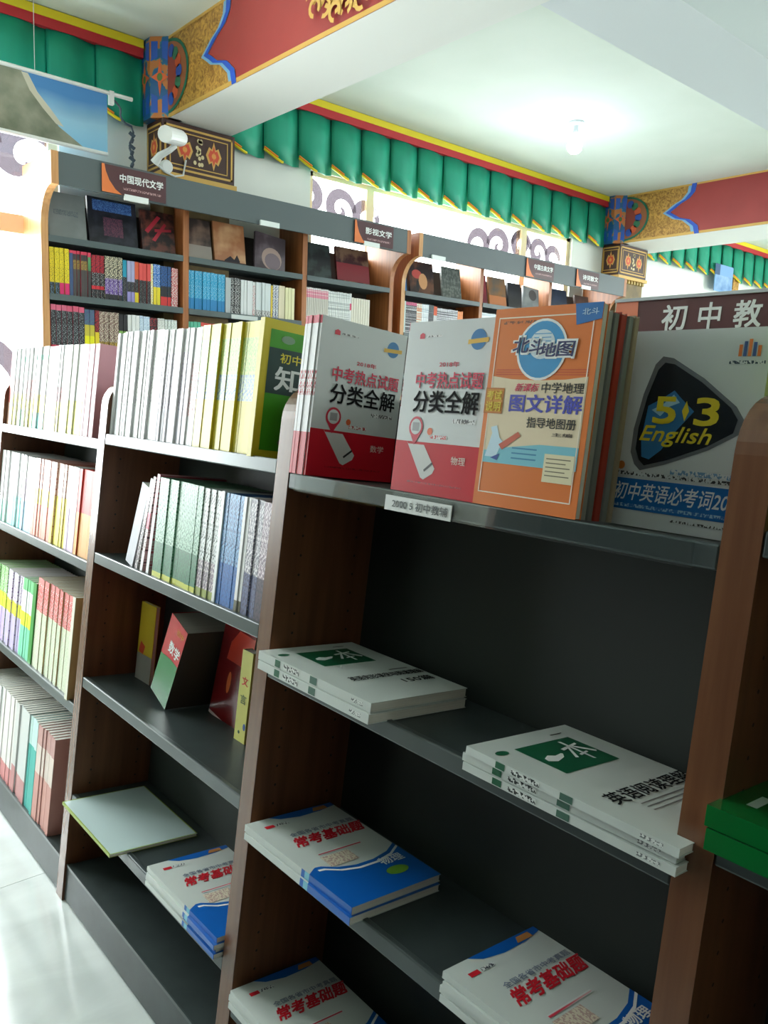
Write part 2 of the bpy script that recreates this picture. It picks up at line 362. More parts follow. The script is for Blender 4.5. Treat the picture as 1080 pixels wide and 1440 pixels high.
# ------------------------------------------------------------------ pleated valance under the ceiling
GREEN = noise_mat('green_valance_cloth', (0, 132, 104), (4, 150, 118), (1, 1, .3), 8, .3, .7, .6)
YEL = mat((228, 206, 30), .6); ORG = mat((232, 128, 30), .6); RST = mat((186, 36, 44), .6)
def valance(x0, x1, n, name_label):
    r = empty('pleated_valance', ((x0+x1)/2, WY-.05, 3.04)); tag(r, name_label, 'valance'); ox, oy, oz = (x0+x1)/2, WY-.05, 3.04
    Y0 = WY-.02-oy
    b = MB(); b.box(x0-ox, x1-ox, Y0-.05, Y0+.015, 3.45-oz, 3.495-oz); b.build('yellow_band', YEL, r)
    b = MB(); b.box(x0-ox, x1-ox, Y0-.045, Y0+.015, 3.40-oz, 3.45-oz); b.build('red_band', RST, r)
    wd = (x1-x0)/n; zb, zt = 3.03-oz, 3.40-oz
    def prof(u): # plan bulge and hem height across one pleat
        return -.012-.055*math.sin(PI*min(1, u*1.15+.08))**.8 if u < .8 else -.012-.055*abs(math.sin(PI*min(1, .8*1.15+.08)))**.8*(1-u)/.2
    def hem(u): return zb+.055*max(0, 1-u/.45)**1.6-.012*math.sin(PI*u)
    NU = 12; v = []; f = []
    for i in range(NU+1):
        u = i/NU
        for j in range(4):
            t = j/3; v.append((u*(wd+.012), Y0+prof(u)*(.55+.45*(1-t)), hem(u)+(zt-hem(u))*t))
    for i in range(NU):
        for j in range(3): a = i*4+j; f.append((a, a+4, a+5, a+1))
    m_ = MB(); m_.add(v, f); me = m_.mesh('pleat', GREEN)
    for p in me.polygons: p.use_smooth = True
    p1 = MB(); p1.tube([(u*wd, Y0+prof(u)-.004, hem(u)) for u in [k/20 for k in range(10)]], .0085, 6); pm = p1.mesh('piping', YEL)
    p2 = MB(); p2.tube([(u*wd, Y0+prof(u)-.006, hem(u)+.012) for u in [k/20 for k in range(7)]], .0075, 6); pm2 = p2.mesh('piping', ORG)
    for k in range(n):
        o = bpy.data.objects.new('pleat', me); C.objects.link(o); o.parent = r; o.location.x = x0-ox+k*wd
        s_ = o.modifiers.new('thickness', 'SOLIDIFY'); s_.thickness = .004
        for pmx in (pm, pm2):
            c_ = bpy.data.objects.new('piping', pmx); C.objects.link(c_); c_.parent = o
valance(-.02, 2.15, 8, 'green pleated valance above the landscape banner, left of the first column')
valance(2.71, 6.86, 15, 'long green pleated valance over the upper window between the two columns')
valance(7.57, 11.4, 14, 'green pleated valance right of the second painted column')

# ------------------------------------------------------------------ front (near) leaning bookcase
X0 = .75
TM = Matrix.Translation((X0, 0, 0))@Matrix.Rotation(TILT, 4, 'Y')
def put(o, lx, y, ls, rot=None):
    o.matrix_world = TM@Matrix.Translation((lx, y, ls))@(rot if rot is not None else Matrix.Identity(4)); return o
DEP = .235; TH = math.tan(TILT)
case = empty('leaning_bookcase'); case.matrix_world = TM
tag(case, 'long dark-shelved wooden bookcase leaning back in the foreground with five uprights', 'bookcase')
def side_panel(yL, yR, top=1.535):
    r_ = .075; D = DEP+.02
    arc = [(r_-r_*math.cos(a), top-r_+r_*math.sin(a)) for a in [k*PI/2/8 for k in range(9)]]
    pts = [(0, 0)]+arc+[(D, top), (D, D*TH)]
    b = MB(); b.prism(pts, 'y', yR+.0, yL); o = b.build('side_panel', WOOD, case)
    e = MB(); t_ = .0012
    path = [(0, .002)]+arc+[(D, top)]
    for k in range(len(path)-1):
        (ax, az), (bx_, bz) = path[k], path[k+1]
        e.add([(ax-t_, yR-.0004, az), (ax-t_, yL+.0004, az), (bx_-(t_ if k < 8 else 0), yL+.0004, bz+(t_ if k > 6 else 0)), (bx_-(t_ if k < 8 else 0), yR-.0004, bz+(t_ if k > 6 else 0))], [(0, 1, 2, 3)])
    e.build('edge_band', WOODEDGE, o)
    # row of shelf-pin holes
    h = MB()
    for x in (.05, .19):
        for k in range(34):
            z = .15+k*.04
            h.add([(x+.003*math.cos(a), yR-.0006, z+.003*math.sin(a)) for a in [i*PI/3 for i in range(6)]], [tuple(range(6))])
    h.build('pin_holes', BLACK, o)['kind'] = 'stuff'
PAN = [(3.24, 3.195), (2.275, 2.23), (1.355, 1.31), (.43, .385), (-.50, -.545)]
for a, b_ in PAN: side_panel(a, b_)
def shelf(yL, yR, top, holder=False):
    b = MB(); b.box(.012, DEP, yR+.001, yL-.001, top-.024, top); o = b.build('shelf', SHELF, case)
    l = MB(); l.box(.0, .014, yR+.001, yL-.001, top-.028, top+.003); l.build('shelf_lip', LIP, o, .003)
    if holder:
        h = MB(); h.box(-.006, -.003, yR+.03, yL-.03, top-.03, top+.002); h.build('label_holder', ACRYL, o)
    return o
BAYS = {'A': (3.195, 2.275, [1.357, 1.0, .575]), 'B': (2.23, 1.355, [1.375, 1.037, .673, .322]),
        'C': (1.31, .43, [1.352, .971, .623, .252]), 'D': (.385, -.50, [1.376, 1.02, .66, .3])}
for k, (yl, yr, tops) in BAYS.items():
    for i, t_ in enumerate(tops): shelf(yl, yr, t_, holder=(k == 'C' and i == 0))
    b = MB(); b.prism([(.012, .085), (.012, .108), (DEP, .108), (DEP, .085)], 'y', yr+.001, yl-.001); b.build('base_shelf', SHELF, case)
    b = MB(); b.box(.006, .02, yr+.001, yl-.001, .006, .11); o = b.build('kick_board', SHELF, case)
    b = MB(); b.box(.004, .008, yr+.002, yl-.002, .104, .112); b.build('metal_edge', LIP, o)
    bx('back_panel', DEP, DEP+.012, yr+.001, yl-.001, DEP*TH+.01, 1.53, BACKP, case)

# unseen plain bookcase added behind the camera to block bounced light
opp = empty('added_blocker_bookcase', (-.62, -.7, 0)); tag(opp, 'unseen tall bookcase added behind the camera to block bounced light', 'bookcase')
for k in range(6): bx('side_panel', -.30, 0, 2.75-k*1.1, 2.79-k*1.1, 0, 2.2, WOOD, opp)
for k in range(5):
    for z in (.1, .50, .92, 1.34, 1.76, 2.17): bx('shelf', -.29, -.002, 1.692-k*1.1, 2.748-k*1.1, z-.024, z, SHELF, opp)
    bx('back_panel', -.30, -.291, 1.692-k*1.1, 2.748-k*1.1, .1, 2.17, BACKP, opp)

# ------------------------------------------------------------------ books
BK = {}
def book_mesh(wd, h, t, bands, cover, back):
    k = (wd, h, t, tuple((b[0], id(b[1])) for b in bands), id(cover), id(back))
    if k in BK: return BK[k]
    mats = [cover, back]; m_ = MB(); c_ = min(.0009, t*.12)
    m_.box(c_, wd, 0, c_, 0, h, 0)               # front cover (faces -Y)
    m_.box(c_, wd, t-c_, t, 0, h, 1)             # back cover
    z = 0; n = 0
    for fr, mt in bands:
        mats.append(mt); z1 = fr*h; m_.box(0, c_, 0, t, z, z1, 2+n); n += 1; z = z1
    me = m_.mesh('book', mats)
    p = MB(); p.box(c_, wd-.002, c_, t-c_, .0012, h-.0015); pg = p.mesh('pages', PAPER)
    BK[k] = (me, pg); return BK[k]
def book(name, wd, h, t, bands, cover=None, back=None):
    cover = cover or bands[-1][1]; back = back or cover
    me, pg = book_mesh(wd, h, t, bands, cover, back)
    o = bpy.data.objects.new(name, me); C.objects.link(o)
    p = bpy.data.objects.new('pages', pg); C.objects.link(p); p.parent = o
    return o
def cover_face(o, wd, h, wrap=0): return Face(o, (0, 0, 0), (1, 0, 0), (0, 0, 1), wd, h)
c = lambda *a: mat(tuple(a), .4)
def P(base, inkc=(30, 30, 34), amt=.52): return ink(tuple(base), tuple(inkc), amt)

SEEN = {}
def row(pl, y, s, specs, place, back_to=None, put_fn=None, jitter=.003):
    """spine-out row; runs of alike books share label and group. specs: n, description, thickness, height, bands, depth, cover"""
    prev = None
    for sp in specs:
        n, desc, t, h, bands = sp[:5]; wd = sp[5] if len(sp) > 5 and sp[5] else .19; cov = sp[6] if len(sp) > 6 else None
        lab = desc+' book '+place
        if lab in SEEN: lab = desc+' book '+place+', beside the '+prev
        SEEN[lab] = 1; prev = desc
        for k in range(n):
            nm = 'book' if 'far left' in place else 'workbook'
            o = book(nm, wd, h, t, bands, cov)
            tag(o, lab.replace(' book ', ' '+nm+' ', 1), nm, (desc+' '+nm+'s '+place) if n > 1 else None)
            put_fn(o, random.uniform(0, jitter)+.004, y-t, s, h); y -= t+.0013
    return y
def frontput(o, lx, y, s, h): put(o, lx+random.uniform(.004, .010), y, s+.0005)
WS = P((228, 228, 226), (170, 166, 170), .56)
ws = mat((232, 232, 232), .45)
# ---- bay B, top shelf: white workbooks then yellow-green ones
whtB = [(.3, ws), (.9, WS), (1, ws)]
y = row(0, 2.228, 1.375, [(2, 'thick plain white', .013, .285, [(1, ws)]), (1, 'thick grey-edged white', .020, .285, [(1, mat((188, 190, 194), .5))]),
    (16, 'thin white-spined', .0132, .287, whtB), (11, 'lilac-tinted white', .0122, .284, [(.3, mat((226, 222, 232), .5)), (.8, P((222, 216, 226), (176, 150, 180), .56)), (1, ws)]),
    (4, 'pinkish white', .0118, .284, [(.25, ws), (.7, P((232, 214, 216), (210, 120, 120), .56)), (1, ws)])], 'on top shelf of middle bay', put_fn=frontput)
ylg = [(.4, mat((222, 206, 66), .4)), (.6, P((198, 216, 178), (120, 150, 190), .5)), (.88, P((204, 220, 120), (150, 190, 90), .5)), (1, mat((222, 212, 84), .4))]
GC = mat((66, 150, 28), .4); YC = mat((206, 186, 40), .4)
ngr = int((y-1.452)/.0185)
y = row(0, y, 1.375, [(ngr, 'yellow and pale green spined', .0172, .288, ylg, .19, YC)], 'on top shelf of middle bay', put_fn=frontput)
o = book('book', .195, .29, .0165, [(1, YC)], YC); tag(o, 'green-covered study book with yellow spine ending the top row of middle bay', 'book')
put(o, -.004, y-.0165, 1.3755); F_ = cover_face(o, .195, .29)
F_.rect('green_panel', .09, .055, 1, .93, GC, .0004)
F_.poly('dark_panel', [(.09, .47), (.95, .47), (1, .5), (1, .78), (.94, .8), (.09, .8)], mat((40, 66, 62), .4), .0007)
F_.text('printed_title', '初中', .24, .70, .52, .77, mat((226, 210, 60), .4), .02, .001)
F_.text('printed_title', '知识', .2, .5, .96, .67, WHITE, .03, .001)
F_.poly('grey_emblem', F_.ell(.32, .87, .09, .03, 12), mat((120, 150, 120), .4), .0008)
F_.poly('grey_emblem', F_.ell(.4, .12, .09, .03, 12), mat((110, 120, 100), .4), .0008)

# ---- bay B, second shelf
def lean_put(ang):
    def f(o, lx, y, s, h): put(o, lx, y, s, Matrix.Rotation(ang, 4, 'X'))
    return f
o = book('book', .19, .225, .045, [(1, mat((196, 196, 206), .5))], mat((190, 190, 196), .5)); tag(o, 'thick pale grey book leaning right at left end of second shelf, middle bay', 'book')
put(o, .012, 2.003, 1.038, Matrix.Rotation(R(15), 4, 'X'))
o = book('book', .19, .245, .016, [(.5, P((70, 60, 66), (200, 190, 190), .52)), (1, P((226, 222, 222), (90, 60, 70), .52))]); tag(o, 'black and white spined book leaning beside the thick pale grey one', 'book')
put(o, .012, 1.972, 1.038, Matrix.Rotation(R(11), 4, 'X'))
o = book('book', .19, .250, .014, [(.2, ws), (.45, P((226, 220, 220), (150, 120, 120), .5)), (.62, mat((206, 40, 90), .4)), (1, P((208, 200, 196), (90, 90, 90), .52))]); tag(o, 'white book with pink spine label leaning beside the green workbooks', 'book')
put(o, .012, 1.942, 1.038, Matrix.Rotation(R(7), 4, 'X'))
o = book('book', .19, .258, .015, [(.6, ws), (1, P((214, 170, 180), (190, 60, 80), .5))]); tag(o, 'white book with dusty pink upper spine, just left of green workbooks', 'book')
put(o, .012, 1.905, 1.038, Matrix.Rotation(R(3.5), 4, 'X'))
grn = [(.06, mat((196, 200, 50), .4)), (.36, P((38, 120, 78), (24, 90, 58), .5)), (1, P((158, 196, 172), (60, 120, 86), .50))]
wsp = [(.08, mat((150, 160, 70), .4)), (.34, P((120, 104, 120), (210, 200, 200), .5)), (1, P((214, 218, 216), (70, 80, 76), .54))]
blu = [(.38, P((24, 104, 180), (16, 84, 156), .5)), (1, P((112, 168, 214), (40, 84, 140), .50))]
drk = [(.36, P((92, 100, 140), (60, 60, 90), .5)), (1, P((130, 128, 140), (226, 222, 226), .50))]
y = row(0, 1.885, 1.037, [(9, 'green and mint spined', .0240, .252, grn), (6, 'white speckled', .0125, .25, wsp), (1, 'brightly white', .011, .252, [(1, WHITE)]), (5, 'blue spined', .0145, .25, blu),
   (2, 'plain white', .011, .25, [(.1, mat((90, 90, 60), .5)), (1, ws)]), (4, 'grey patterned', .0135, .25, drk),
   (3, 'plum and grey patterned', .0135, .249, [(.36, P((84, 66, 84), (40, 40, 60), .5)), (1, P((138, 118, 132), (226, 214, 220), .5))])], 'on second shelf of middle bay', put_fn=frontput)

# ---- bay B, third shelf: a few loose books
o = book('book', .09, .228, .012, [(.35, mat((150, 150, 140), .5)), (1, mat((196, 172, 36), .4))], mat((188, 162, 36), .4)); tag(o, 'yellow book standing against the upright at left of third shelf', 'book')
put(o, .14, 2.19, .6735, Matrix.Rotation(R(-88), 4, 'Z'))
F_ = cover_face(o, .09, .228); F_.rect('grey_panel', 0, 0, 1, .34, mat((132, 130, 124), .5)); F_.poly('red_shape', [(.1, .36), (.4, .34), (.5, .45), (.2, .5)], mat((186, 60, 40), .4), .0006)
dg = mat((16, 128, 62), .25, coat=.5); dr = mat((196, 20, 36), .25, coat=.5)
o = book('dictionary', .14, .24, .098, [(.50, dg), (1, dr)], mat((70, 66, 62), .4), dr); tag(o, 'thick red and green spined dictionary leaning on the third shelf', 'dictionary')
put(o, .09, 1.892, .675, Matrix.Rotation(R(20), 4, 'X'))
F_ = Face(o, (0, .098, 0), (0, -1, 0), (0, 0, 1), .098, .24)
F_.text('printed_title', '初中', .5, .86, .9, .93, mat((226, 150, 60), .4), .02); F_.text('printed_title', '数学', .32, .60, .94, .74, WHITE, .03)
F_.poly('green_swoosh', [(0, .48), (1, .48), (1, .56), (.6, .55), (.2, .515)], dg, .0005)
dc = mat((126, 22, 26), .22, coat=.6)
o = book('book', .15, .275, .012, [(1, dc)], dc); tag(o, 'glossy dark red book leaning face-out beside the dictionary', 'book')
put(o, .192, 1.84, .676, Matrix.Rotation(R(9), 4, 'X')@Matrix.Rotation(R(-90), 4, 'Z'))
F_ = cover_face(o, .15, .275)
F_.poly('orange_shape', [(.25, .62), (1, .66), (1, .97), (.5, .95), (.3, .8)], mat((206, 60, 40), .3, coat=.5)); F_.poly('orange_flame', F_.ell(.45, .42, .06, .11, 14), mat((226, 110, 50), .3)); F_.rect('white_strip', 0, 0, 1, .03, mat((220, 190, 190), .3))
ygc = mat((206, 204, 110), .4)
o = book('book', .028, .225, .048, [(1, ygc)], ygc); tag(o, 'pale yellow narrow book on third shelf partly hidden by the second upright', 'book')
put(o, .157, 1.602, .6735)
F_ = Face(o, (0, .048, 0), (0, -1, 0), (0, 0, 1), .048, .225)
F_.text('printed_title', '文', .25, .62, .8, .72, mat((200, 50, 40), .4), .03); F_.text('printed_title', '言', .25, .42, .8, .52, mat((60, 90, 50), .4), .03); F_.poly('blue_spot', F_.ell(.85, .18, .12, .04, 10), mat((40, 80, 150), .4)); F_.poly('green_mark', F_.ell(.4, .1, .1, .02, 8), mat((30, 80, 50), .4))

# ---- flat stacks
FLAT = Matrix.Rotation(R(-90), 4, 'X')
def flat(o, lx, ylow, top, dz=0): put(o, lx, ylow, top, Matrix.Rotation(R(dz), 4, 'Z')@FLAT)
wc = noise_mat('white_matte_cover', (196, 203, 198), (208, 214, 210), (1, 1, 1), 3, .3, .7, .35)
gp = mat((14, 92, 60), .4); GINK = mat((14, 18, 20), .8, spec=.2)
def yiben(o, wd, h, lines, sub=None):
    F_ = cover_face(o, wd, h)
    F_.rect('green_panel', .25, .60, .80, .88, gp)
    F_.poly('brush_title', [(.30, .72), (.36, .70), (.46, .722), (.50, .75), (.49, .757), (.42, .748), (.37, .765), (.31, .745)], WHITE, .0007)   # stroke of the first character
    for pts in ([(.55, .77), (.74, .80), (.745, .815), (.55, .79)], [(.635, .655), (.655, .65), (.665, .85), (.64, .855)], [(.64, .79), (.55, .69), (.525, .695), (.63, .80)], [(.66, .79), (.76, .70), (.785, .715), (.67, .805)], [(.60, .70), (.70, .715), (.70, .728), (.60, .715)]):
        F_.poly('brush_title', pts, WHITE, .0008)
    F_.poly('green_badge', F_.ell(.12, .87, .055, .022, 14), gp)
    F_.polys('small_print', [[(.70, .925), (.82, .925), (.82, .932), (.70, .932)]], GINK)
    for i, (t, u0, v0, u1, v1) in enumerate(lines): F_.text('printed_title', t, u0, v0, u1, v1, GINK, .025)
    if sub: F_.polys('small_print', sub, mat((120, 120, 120), .5))
    # spine printing
    Fs = Face(o, (0, o['t'], 0), (0, -1, 0), (0, 0, 1), o['t'], h)
    Fs.rect('spine_badge', .1, .78, .9, .83, gp); Fs.rect('spine_title', .2, .60, .8, .745, ink((222, 226, 222), (40, 46, 46), .5, (1, 200, 260))); Fs.rect('spine_badge', .1, .44, .9, .50, mat((60, 100, 84), .5))
    Fs.rect('small_print', .3, .06, .7, .15, ink((222, 226, 222), (110, 116, 116), .5, (1, 300, 260)))
def stack(n, wd, h, t, lx, ylow, base, mk, labels, group, cat='book'):
    for i in range(n):
        o = mk(i, wd, h, t); flat(o, lx+(0, .006, -.004, .005)[i % 4], ylow+(0, .004, -.003, .002)[i % 4], base+(i+1)*(t+.0008)+.0004, (0, .7, -.6, .5)[i % 4])
        tag(o, labels[i], cat, group)
def mk1(lines, sub=None):
    def f(i, wd, h, t):
        o = book('workbook', wd, h, t, [(1, wc)], wc); o['t'] = t; yiben(o, wd, h, lines, sub); del o['t']; return o
    return f
stack(2, .235, .335, .0165, -.042, .948, .971, mk1([('英语完形填空与阅读理解', .22, .32, .98, .385), ('150篇', .62, .20, .94, .27)], [[(.72, .42), (.92, .42), (.92, .435), (.72, .435)]]),
      ['thick white workbook with green panel, lower of two on left of second shelf', 'thick white workbook with green panel, top of two on left of second shelf'], 'white green-panel workbooks at left')
sub = [[(.3, .275-.028*k), (.3+.55*(1-.1*k), .275-.028*k), (.3+.55*(1-.1*k), .281-.028*k), (.3, .281-.028*k)] for k in range(3)]
stack(3, .235, .335, .0115, -.03, .412, .971, mk1([('英语阅读理解', .16, .31, 1.0, .40)], sub),
      ['white workbook with green panel, bottom of three on right of second shelf', 'white workbook with green panel, middle of three on right of second shelf', 'white workbook with green panel, top of three on right of second shelf'], 'white green-panel workbooks at right')
cb = mat((14, 96, 184), .3, coat=.3); cgr = mat((110, 160, 50), .4); cred = mat((206, 30, 46), .4); cgy = mat((120, 130, 150), .5)
def mkc(i, wd, h, t):
    o = book('exercise_book', wd, h, t, [(.36, cb), (.40, mat((120, 190, 210), .4)), (.43, cb), (1, wc)], wc, wc)
    F_ = cover_face(o, wd, h)
    arc = [(0, .36), (.1, .40), (.16, .395), (.28, .345), (.45, .315), (.65, .315), (.85, .345), (1, .40)]
    F_.poly('blue_field', [(0, 0), (1, 0)]+arc[::-1], cb, .0003)
    F_.polys('white_swoosh', [[(a[0], a[1]-.045), (b_[0], b_[1]-.045), (b_[0], b_[1]-.028), (a[0], a[1]-.028)] for a, b_ in zip(arc[1:-1], arc[2:])], WHITE, .0006)
    top = [(.25, 1), (.35, .955), (.55, .93), (.8, .935), (1, .96), (1, 1)]
    F_.poly('blue_crest', top, cb, .0003); F_.poly('gold_crest', [(.72, .945), (.9, .945), (.9, .985), (.76, .985)], mat((196, 130, 70), .4), .0006)
    F_.poly('green_splash', F_.ell(.72, .16, .12, .04, 14), cgr, .0006)
    F_.text('printed_title', '全国各省市中考真题', .24, .735, .97, .775, cgy, .02)
    F_.text('printed_title', '常考基础题', .2, .615, .98, .72, cred, .05, shear=.08)
    F_.rect('red_emblem', .12, .885, .22, .915, cred, .0006); F_.rect('grey_emblem', .24, .888, .38, .912, ink((214, 218, 216), (70, 74, 84), .5, (330, 330, 210)), .0006)
    F_.rect('small_print', .26, .49, .74, .51, ink((220, 224, 222), (206, 60, 80), .48), .0006)
    F_.rect('cream_label', .24, .36, .55, .47, ink((222, 212, 190), (190, 160, 150), .5, (330, 330, 210)), .0007)
    F_.text('printed_subject', '物理', .66, .23, .92, .30, WHITE, .03)
    return o
stack(2, .215, .335, .0135, -.03, .948, .623, mkc, ['blue and white exercise book, lower of two on left of third shelf', 'blue and white exercise book, top of two on left of third shelf'], 'blue and white exercise books, left of third shelf')
stack(4, .215, .30, .0105, -.03, .434, .623, mkc, ['blue and white exercise book, %s of four on right of third shelf' % s_ for s_ in ('bottom', 'second from bottom', 'third from bottom', 'top')], 'blue and white exercise books, right of third shelf')
stack(3, .215, .335, .0125, -.012, .965, .252, mkc, ['blue and white exercise book, %s of three on lowest visible shelf' % s_ for s_ in ('bottom', 'middle', 'top')], 'blue and white exercise books on lowest visible shelf')
stack(4, .215, .33, .0105, -.02, 1.362, .322, mkc, ['blue and white exercise book, %s of four in the middle bay' % s_ for s_ in ('bottom', 'second from bottom', 'third from bottom', 'top')], 'blue and white exercise books in the middle bay')
# pale board-like book overhanging shelf four of bay B
pg = mat((186, 204, 204), .3); ye = mat((150, 170, 60), .4)
o = book('picture_book', .245, .335, .008, [(1, ye)], pg, ye); tag(o, 'pale blank-covered thin book with yellow-green edge overhanging low shelf of middle bay', 'book')
flat(o, -.045, 1.845, .3315, 0)
cover_face(o, .245, .335).frame('yellow_rim', 0, 0, 1, 1, .003, ye, .0003)

# ---- bay C, top shelf
rw = [(.27, mat((196, 26, 46), .35)), (.5, mat((226, 224, 226), .4)), (.66, P((214, 206, 206), (170, 30, 50), .48)), (.95, mat((228, 228, 228), .4)), (1, mat((206, 44, 70), .4))]
y = 1.308
greyc = mat((202, 206, 206), .4)
def red_cover(o, wd, h, subj):
    F_ = cover_face(o, wd, h)
    F_.rect('red_field', 0, 0, 1, .30, RED, .0003)
    F_.text('printed_title', '2018年', .43, .735, .66, .765, mat((200, 30, 60), .4), .03)
    F_.text('printed_title', '中考热点试题', .17, .615, .95, .705, mat((206, 26, 66), .6), .026, shadow=mat((176, 178, 180), .6))
    F_.text('printed_title', '分类全解', .17, .475, .93, .60, mat((10, 10, 12), .8, spec=.15), .026, shadow=mat((170, 172, 174), .6))
    F_.text('printed_subject', subj, .70, .19, .86, .235, mat((232, 200, 190), .4), .02)
    F_.disc('round_badge', .84, .885, .016, mat((26, 112, 170), .4)); F_.poly('gold_ribbon', [(.73, .86), (.95, .87), (.95, .895), (.73, .885)], mat((216, 170, 50), .4), .0006)
    F_.poly('publisher_mark', [(.15, .90), (.21, .90), (.21, .925), (.18, .935), (.15, .925)], mat((206, 30, 60), .4)); F_.rect('small_print', .23, .907, .42, .918, ink((220, 220, 220), (120, 120, 120), .5, (330, 330, 210)), .0006)
    # map-pin with a blank middle and a telephone drawn below it
    pin = [(.235+.085*math.cos(a), .385+.062*math.sin(a)) for a in [R(-50)+k*R(280)/20 for k in range(21)]]+[(.235, .28)]
    F_.poly('pin', pin, mat((196, 26, 56), .4), .0008); F_.poly('pin_middle', F_.ell(.235, .387, .066, .046, 18), greyc, .001)
    F_.rect('pin_patch', .195, .362, .275, .412, mat((150, 150, 152), .5), .0012)
    F_.poly('phone', [(.13, .31), (.16, .285), (.36, .285), (.52, .155), (.50, .125), (.40, .085), (.36, .095)], mat((196, 196, 194), .4), .0006)
    F_.poly('phone_slot', [(.40, .13), (.49, .178), (.485, .192), (.39, .142)], BLACK, .0009)
    F_.disc('orange_dot', .41, .365, .006, mat((222, 100, 50), .4)); 
    F_.rect('small_print', .66, .42, .92, .445, ink((222, 222, 222), (90, 90, 90), .5, (330, 330, 210)), .0006)
    F_.rect('small_print', .42, .325, .62, .345, ink((222, 222, 222), (196, 60, 60), .5, (330, 330, 210)), .0006); F_.rect('small_print', .2, .06, .85, .07, ink((190, 26, 40), (130, 16, 26), .5, (330, 330, 210)), .0006)
for k in range(7):
    t_ = .0072
    if k == 6:
        o = book('workbook', .22, .305, t_, rw, greyc); red_cover(o, .22, .305, '数学'); tag(o, 'red and white exam workbook showing its side cover, last of the spine-out row', 'book')
    else:
        o = book('workbook', .22, .305, t_, rw, greyc); tag(o, 'thin red and white exam workbook in spine-out row at left of top shelf', 'book', 'spine-out red and white workbooks')
    put(o, -.004+random.uniform(0, .003), y-t_, 1.3555); y -= t_+.0005
FO = Matrix.Rotation(R(-90), 4, 'Z')
o = book('workbook', .19, .28, .009, rw, greyc); red_cover(o, .19, .28, '物理'); tag(o, 'red and white exam workbook facing outwards beside the orange atlas', 'book')
put(o, .004, 1.012, 1.3555, FO)
for k in range(2):
    o = book('workbook', .19, .28, .009, rw, greyc); tag(o, 'red and white workbook hidden directly behind the face-out one', 'book', 'workbooks behind the face-out one'); put(o, .015+k*.0105, 1.011, 1.3555, FO)
# orange atlas
oc = mat((222, 120, 52), .35, coat=.3); cr_ = mat((226, 208, 176), .4); bl = mat((56, 146, 200), .4); nv = mat((44, 46, 96), .4); prp = mat((70, 74, 178), .4)
AW, AH = .187, .29
o = book('atlas', AW, AH, .013, [(1, oc)], oc); tag(o, 'orange geography atlas facing outwards on the top shelf', 'book')
put(o, .0, .820, 1.3555, FO); F_ = cover_face(o, AW, AH)
F_.poly('cream_field', [(.05, .22), (.95, .22), (.95, .66), (.75, .645), (.5, .64), (.25, .645), (.05, .66)], cr_, .0003)
F_.poly('sea_band', [(.05, .22), (.95, .22), (.95, .33), (.6, .33), (.35, .31), (.05, .28)], mat((120, 190, 206), .4), .0005)
F_.polys('red_line', [[(.08, .69-.012*k), (.95, .69-.012*k), (.95, .694-.012*k), (.08, .694-.012*k)] for k in range(3)], mat((206, 84, 50), .4), .0004)
F_.frame('white_frame', .045, .065, .94, .955, .0018, mat((240, 226, 206), .4), .0006)
F_.poly('ring_rim', F_.ell(.5, .79, .235, .15, 30), WHITE, .0007); F_.poly('blue_ring', F_.ell(.5, .79, .215, .138, 30), bl, .0009)
F_.poly('ring_middle', F_.ell(.5, .815, .12, .072, 24), mat((206, 220, 226), .4), .0011); F_.polys('latitude_line', [[(.42, .81+k*.018), (.58, .81+k*.018), (.58, .814+k*.018), (.42, .814+k*.018)] for k in range(4)], bl, .0012)
for t_, u0, v0, u1, v1 in (('北', .23, .775, .38, .85), ('斗', .39, .765, .51, .84), ('地', .49, .755, .64, .82), ('图', .65, .755, .80, .825)):
    vs, fs = glyphs(t_, .07); F_._t('title_outline', vs, fs, u0-.012, v0-.008, u1+.012, v1+.008, WHITE, .0014, .08); F_.text('printed_title', t_, u0, v0, u1, v1, nv, .03, .0017, .08)
F_.text('printed_title', '新课标', .30, .585, .52, .625, mat((216, 40, 90), .4), .02, shear=.1); F_.text('printed_title', '中学地理', .55, .58, .93, .63, mat((40, 36, 34), .4), .02)
F_.text('printed_title', '图文详解', .26, .485, .93, .57, prp, .04); F_.text('printed_title', '指导地图册', .45, .41, .90, .46, mat((40, 38, 36), .4), .02)
F_.text('printed_author', '主编', .70, .375, .88, .392, mat((90, 80, 70), .4), .02)
F_.rect('gold_square', .0, .47, .19, .60, mat((206, 140, 30), .4), .0007); F_.frame('square_edge', .0, .47, .19, .60, .002, mat((190, 110, 30), .4), .0009)
F_.text('printed_label', '考试', .02, .54, .17, .585, mat((232, 206, 60), .4), .03, .0011); F_.text('printed_label', '说明', .02, .482, .17, .53, mat((232, 206, 60), .4), .03, .0011)
F_.poly('blue_corner', [(.79, .90), (1, .925), (1, 1), (.76, 1)], mat((38, 108, 176), .4), .0009); F_.text('publisher_name', '北斗', .83, .945, .97, .975, mat((190, 216, 236), .4), .02, .0011)
F_.rect('small_print', .1, .92, .55, .935, ink((216, 116, 50), (120, 70, 40), .5, (330, 330, 210)), .0006)
F_.poly('compass_drawing', [(.07, .25), (.12, .37), (.1, .40), (.16, .41), (.2, .35), (.24, .33), (.18, .25)], mat((196, 222, 236), .4), .0007)
F_.poly('pencil_drawing', [(.2, .315), (.38, .385), (.41, .365), (.24, .29)], mat((200, 96, 70), .4), .0009); F_.poly('compass_drawing', [(.13, .245), (.22, .27), (.2, .235)], mat((30, 70, 150), .4), .0009)
F_.polys('small_print', [[(.34, .30-.025*k), (.58, .30-.025*k), (.58, .307-.025*k), (.34, .307-.025*k)] for k in range(3)], mat((60, 130, 170), .4), .0007)
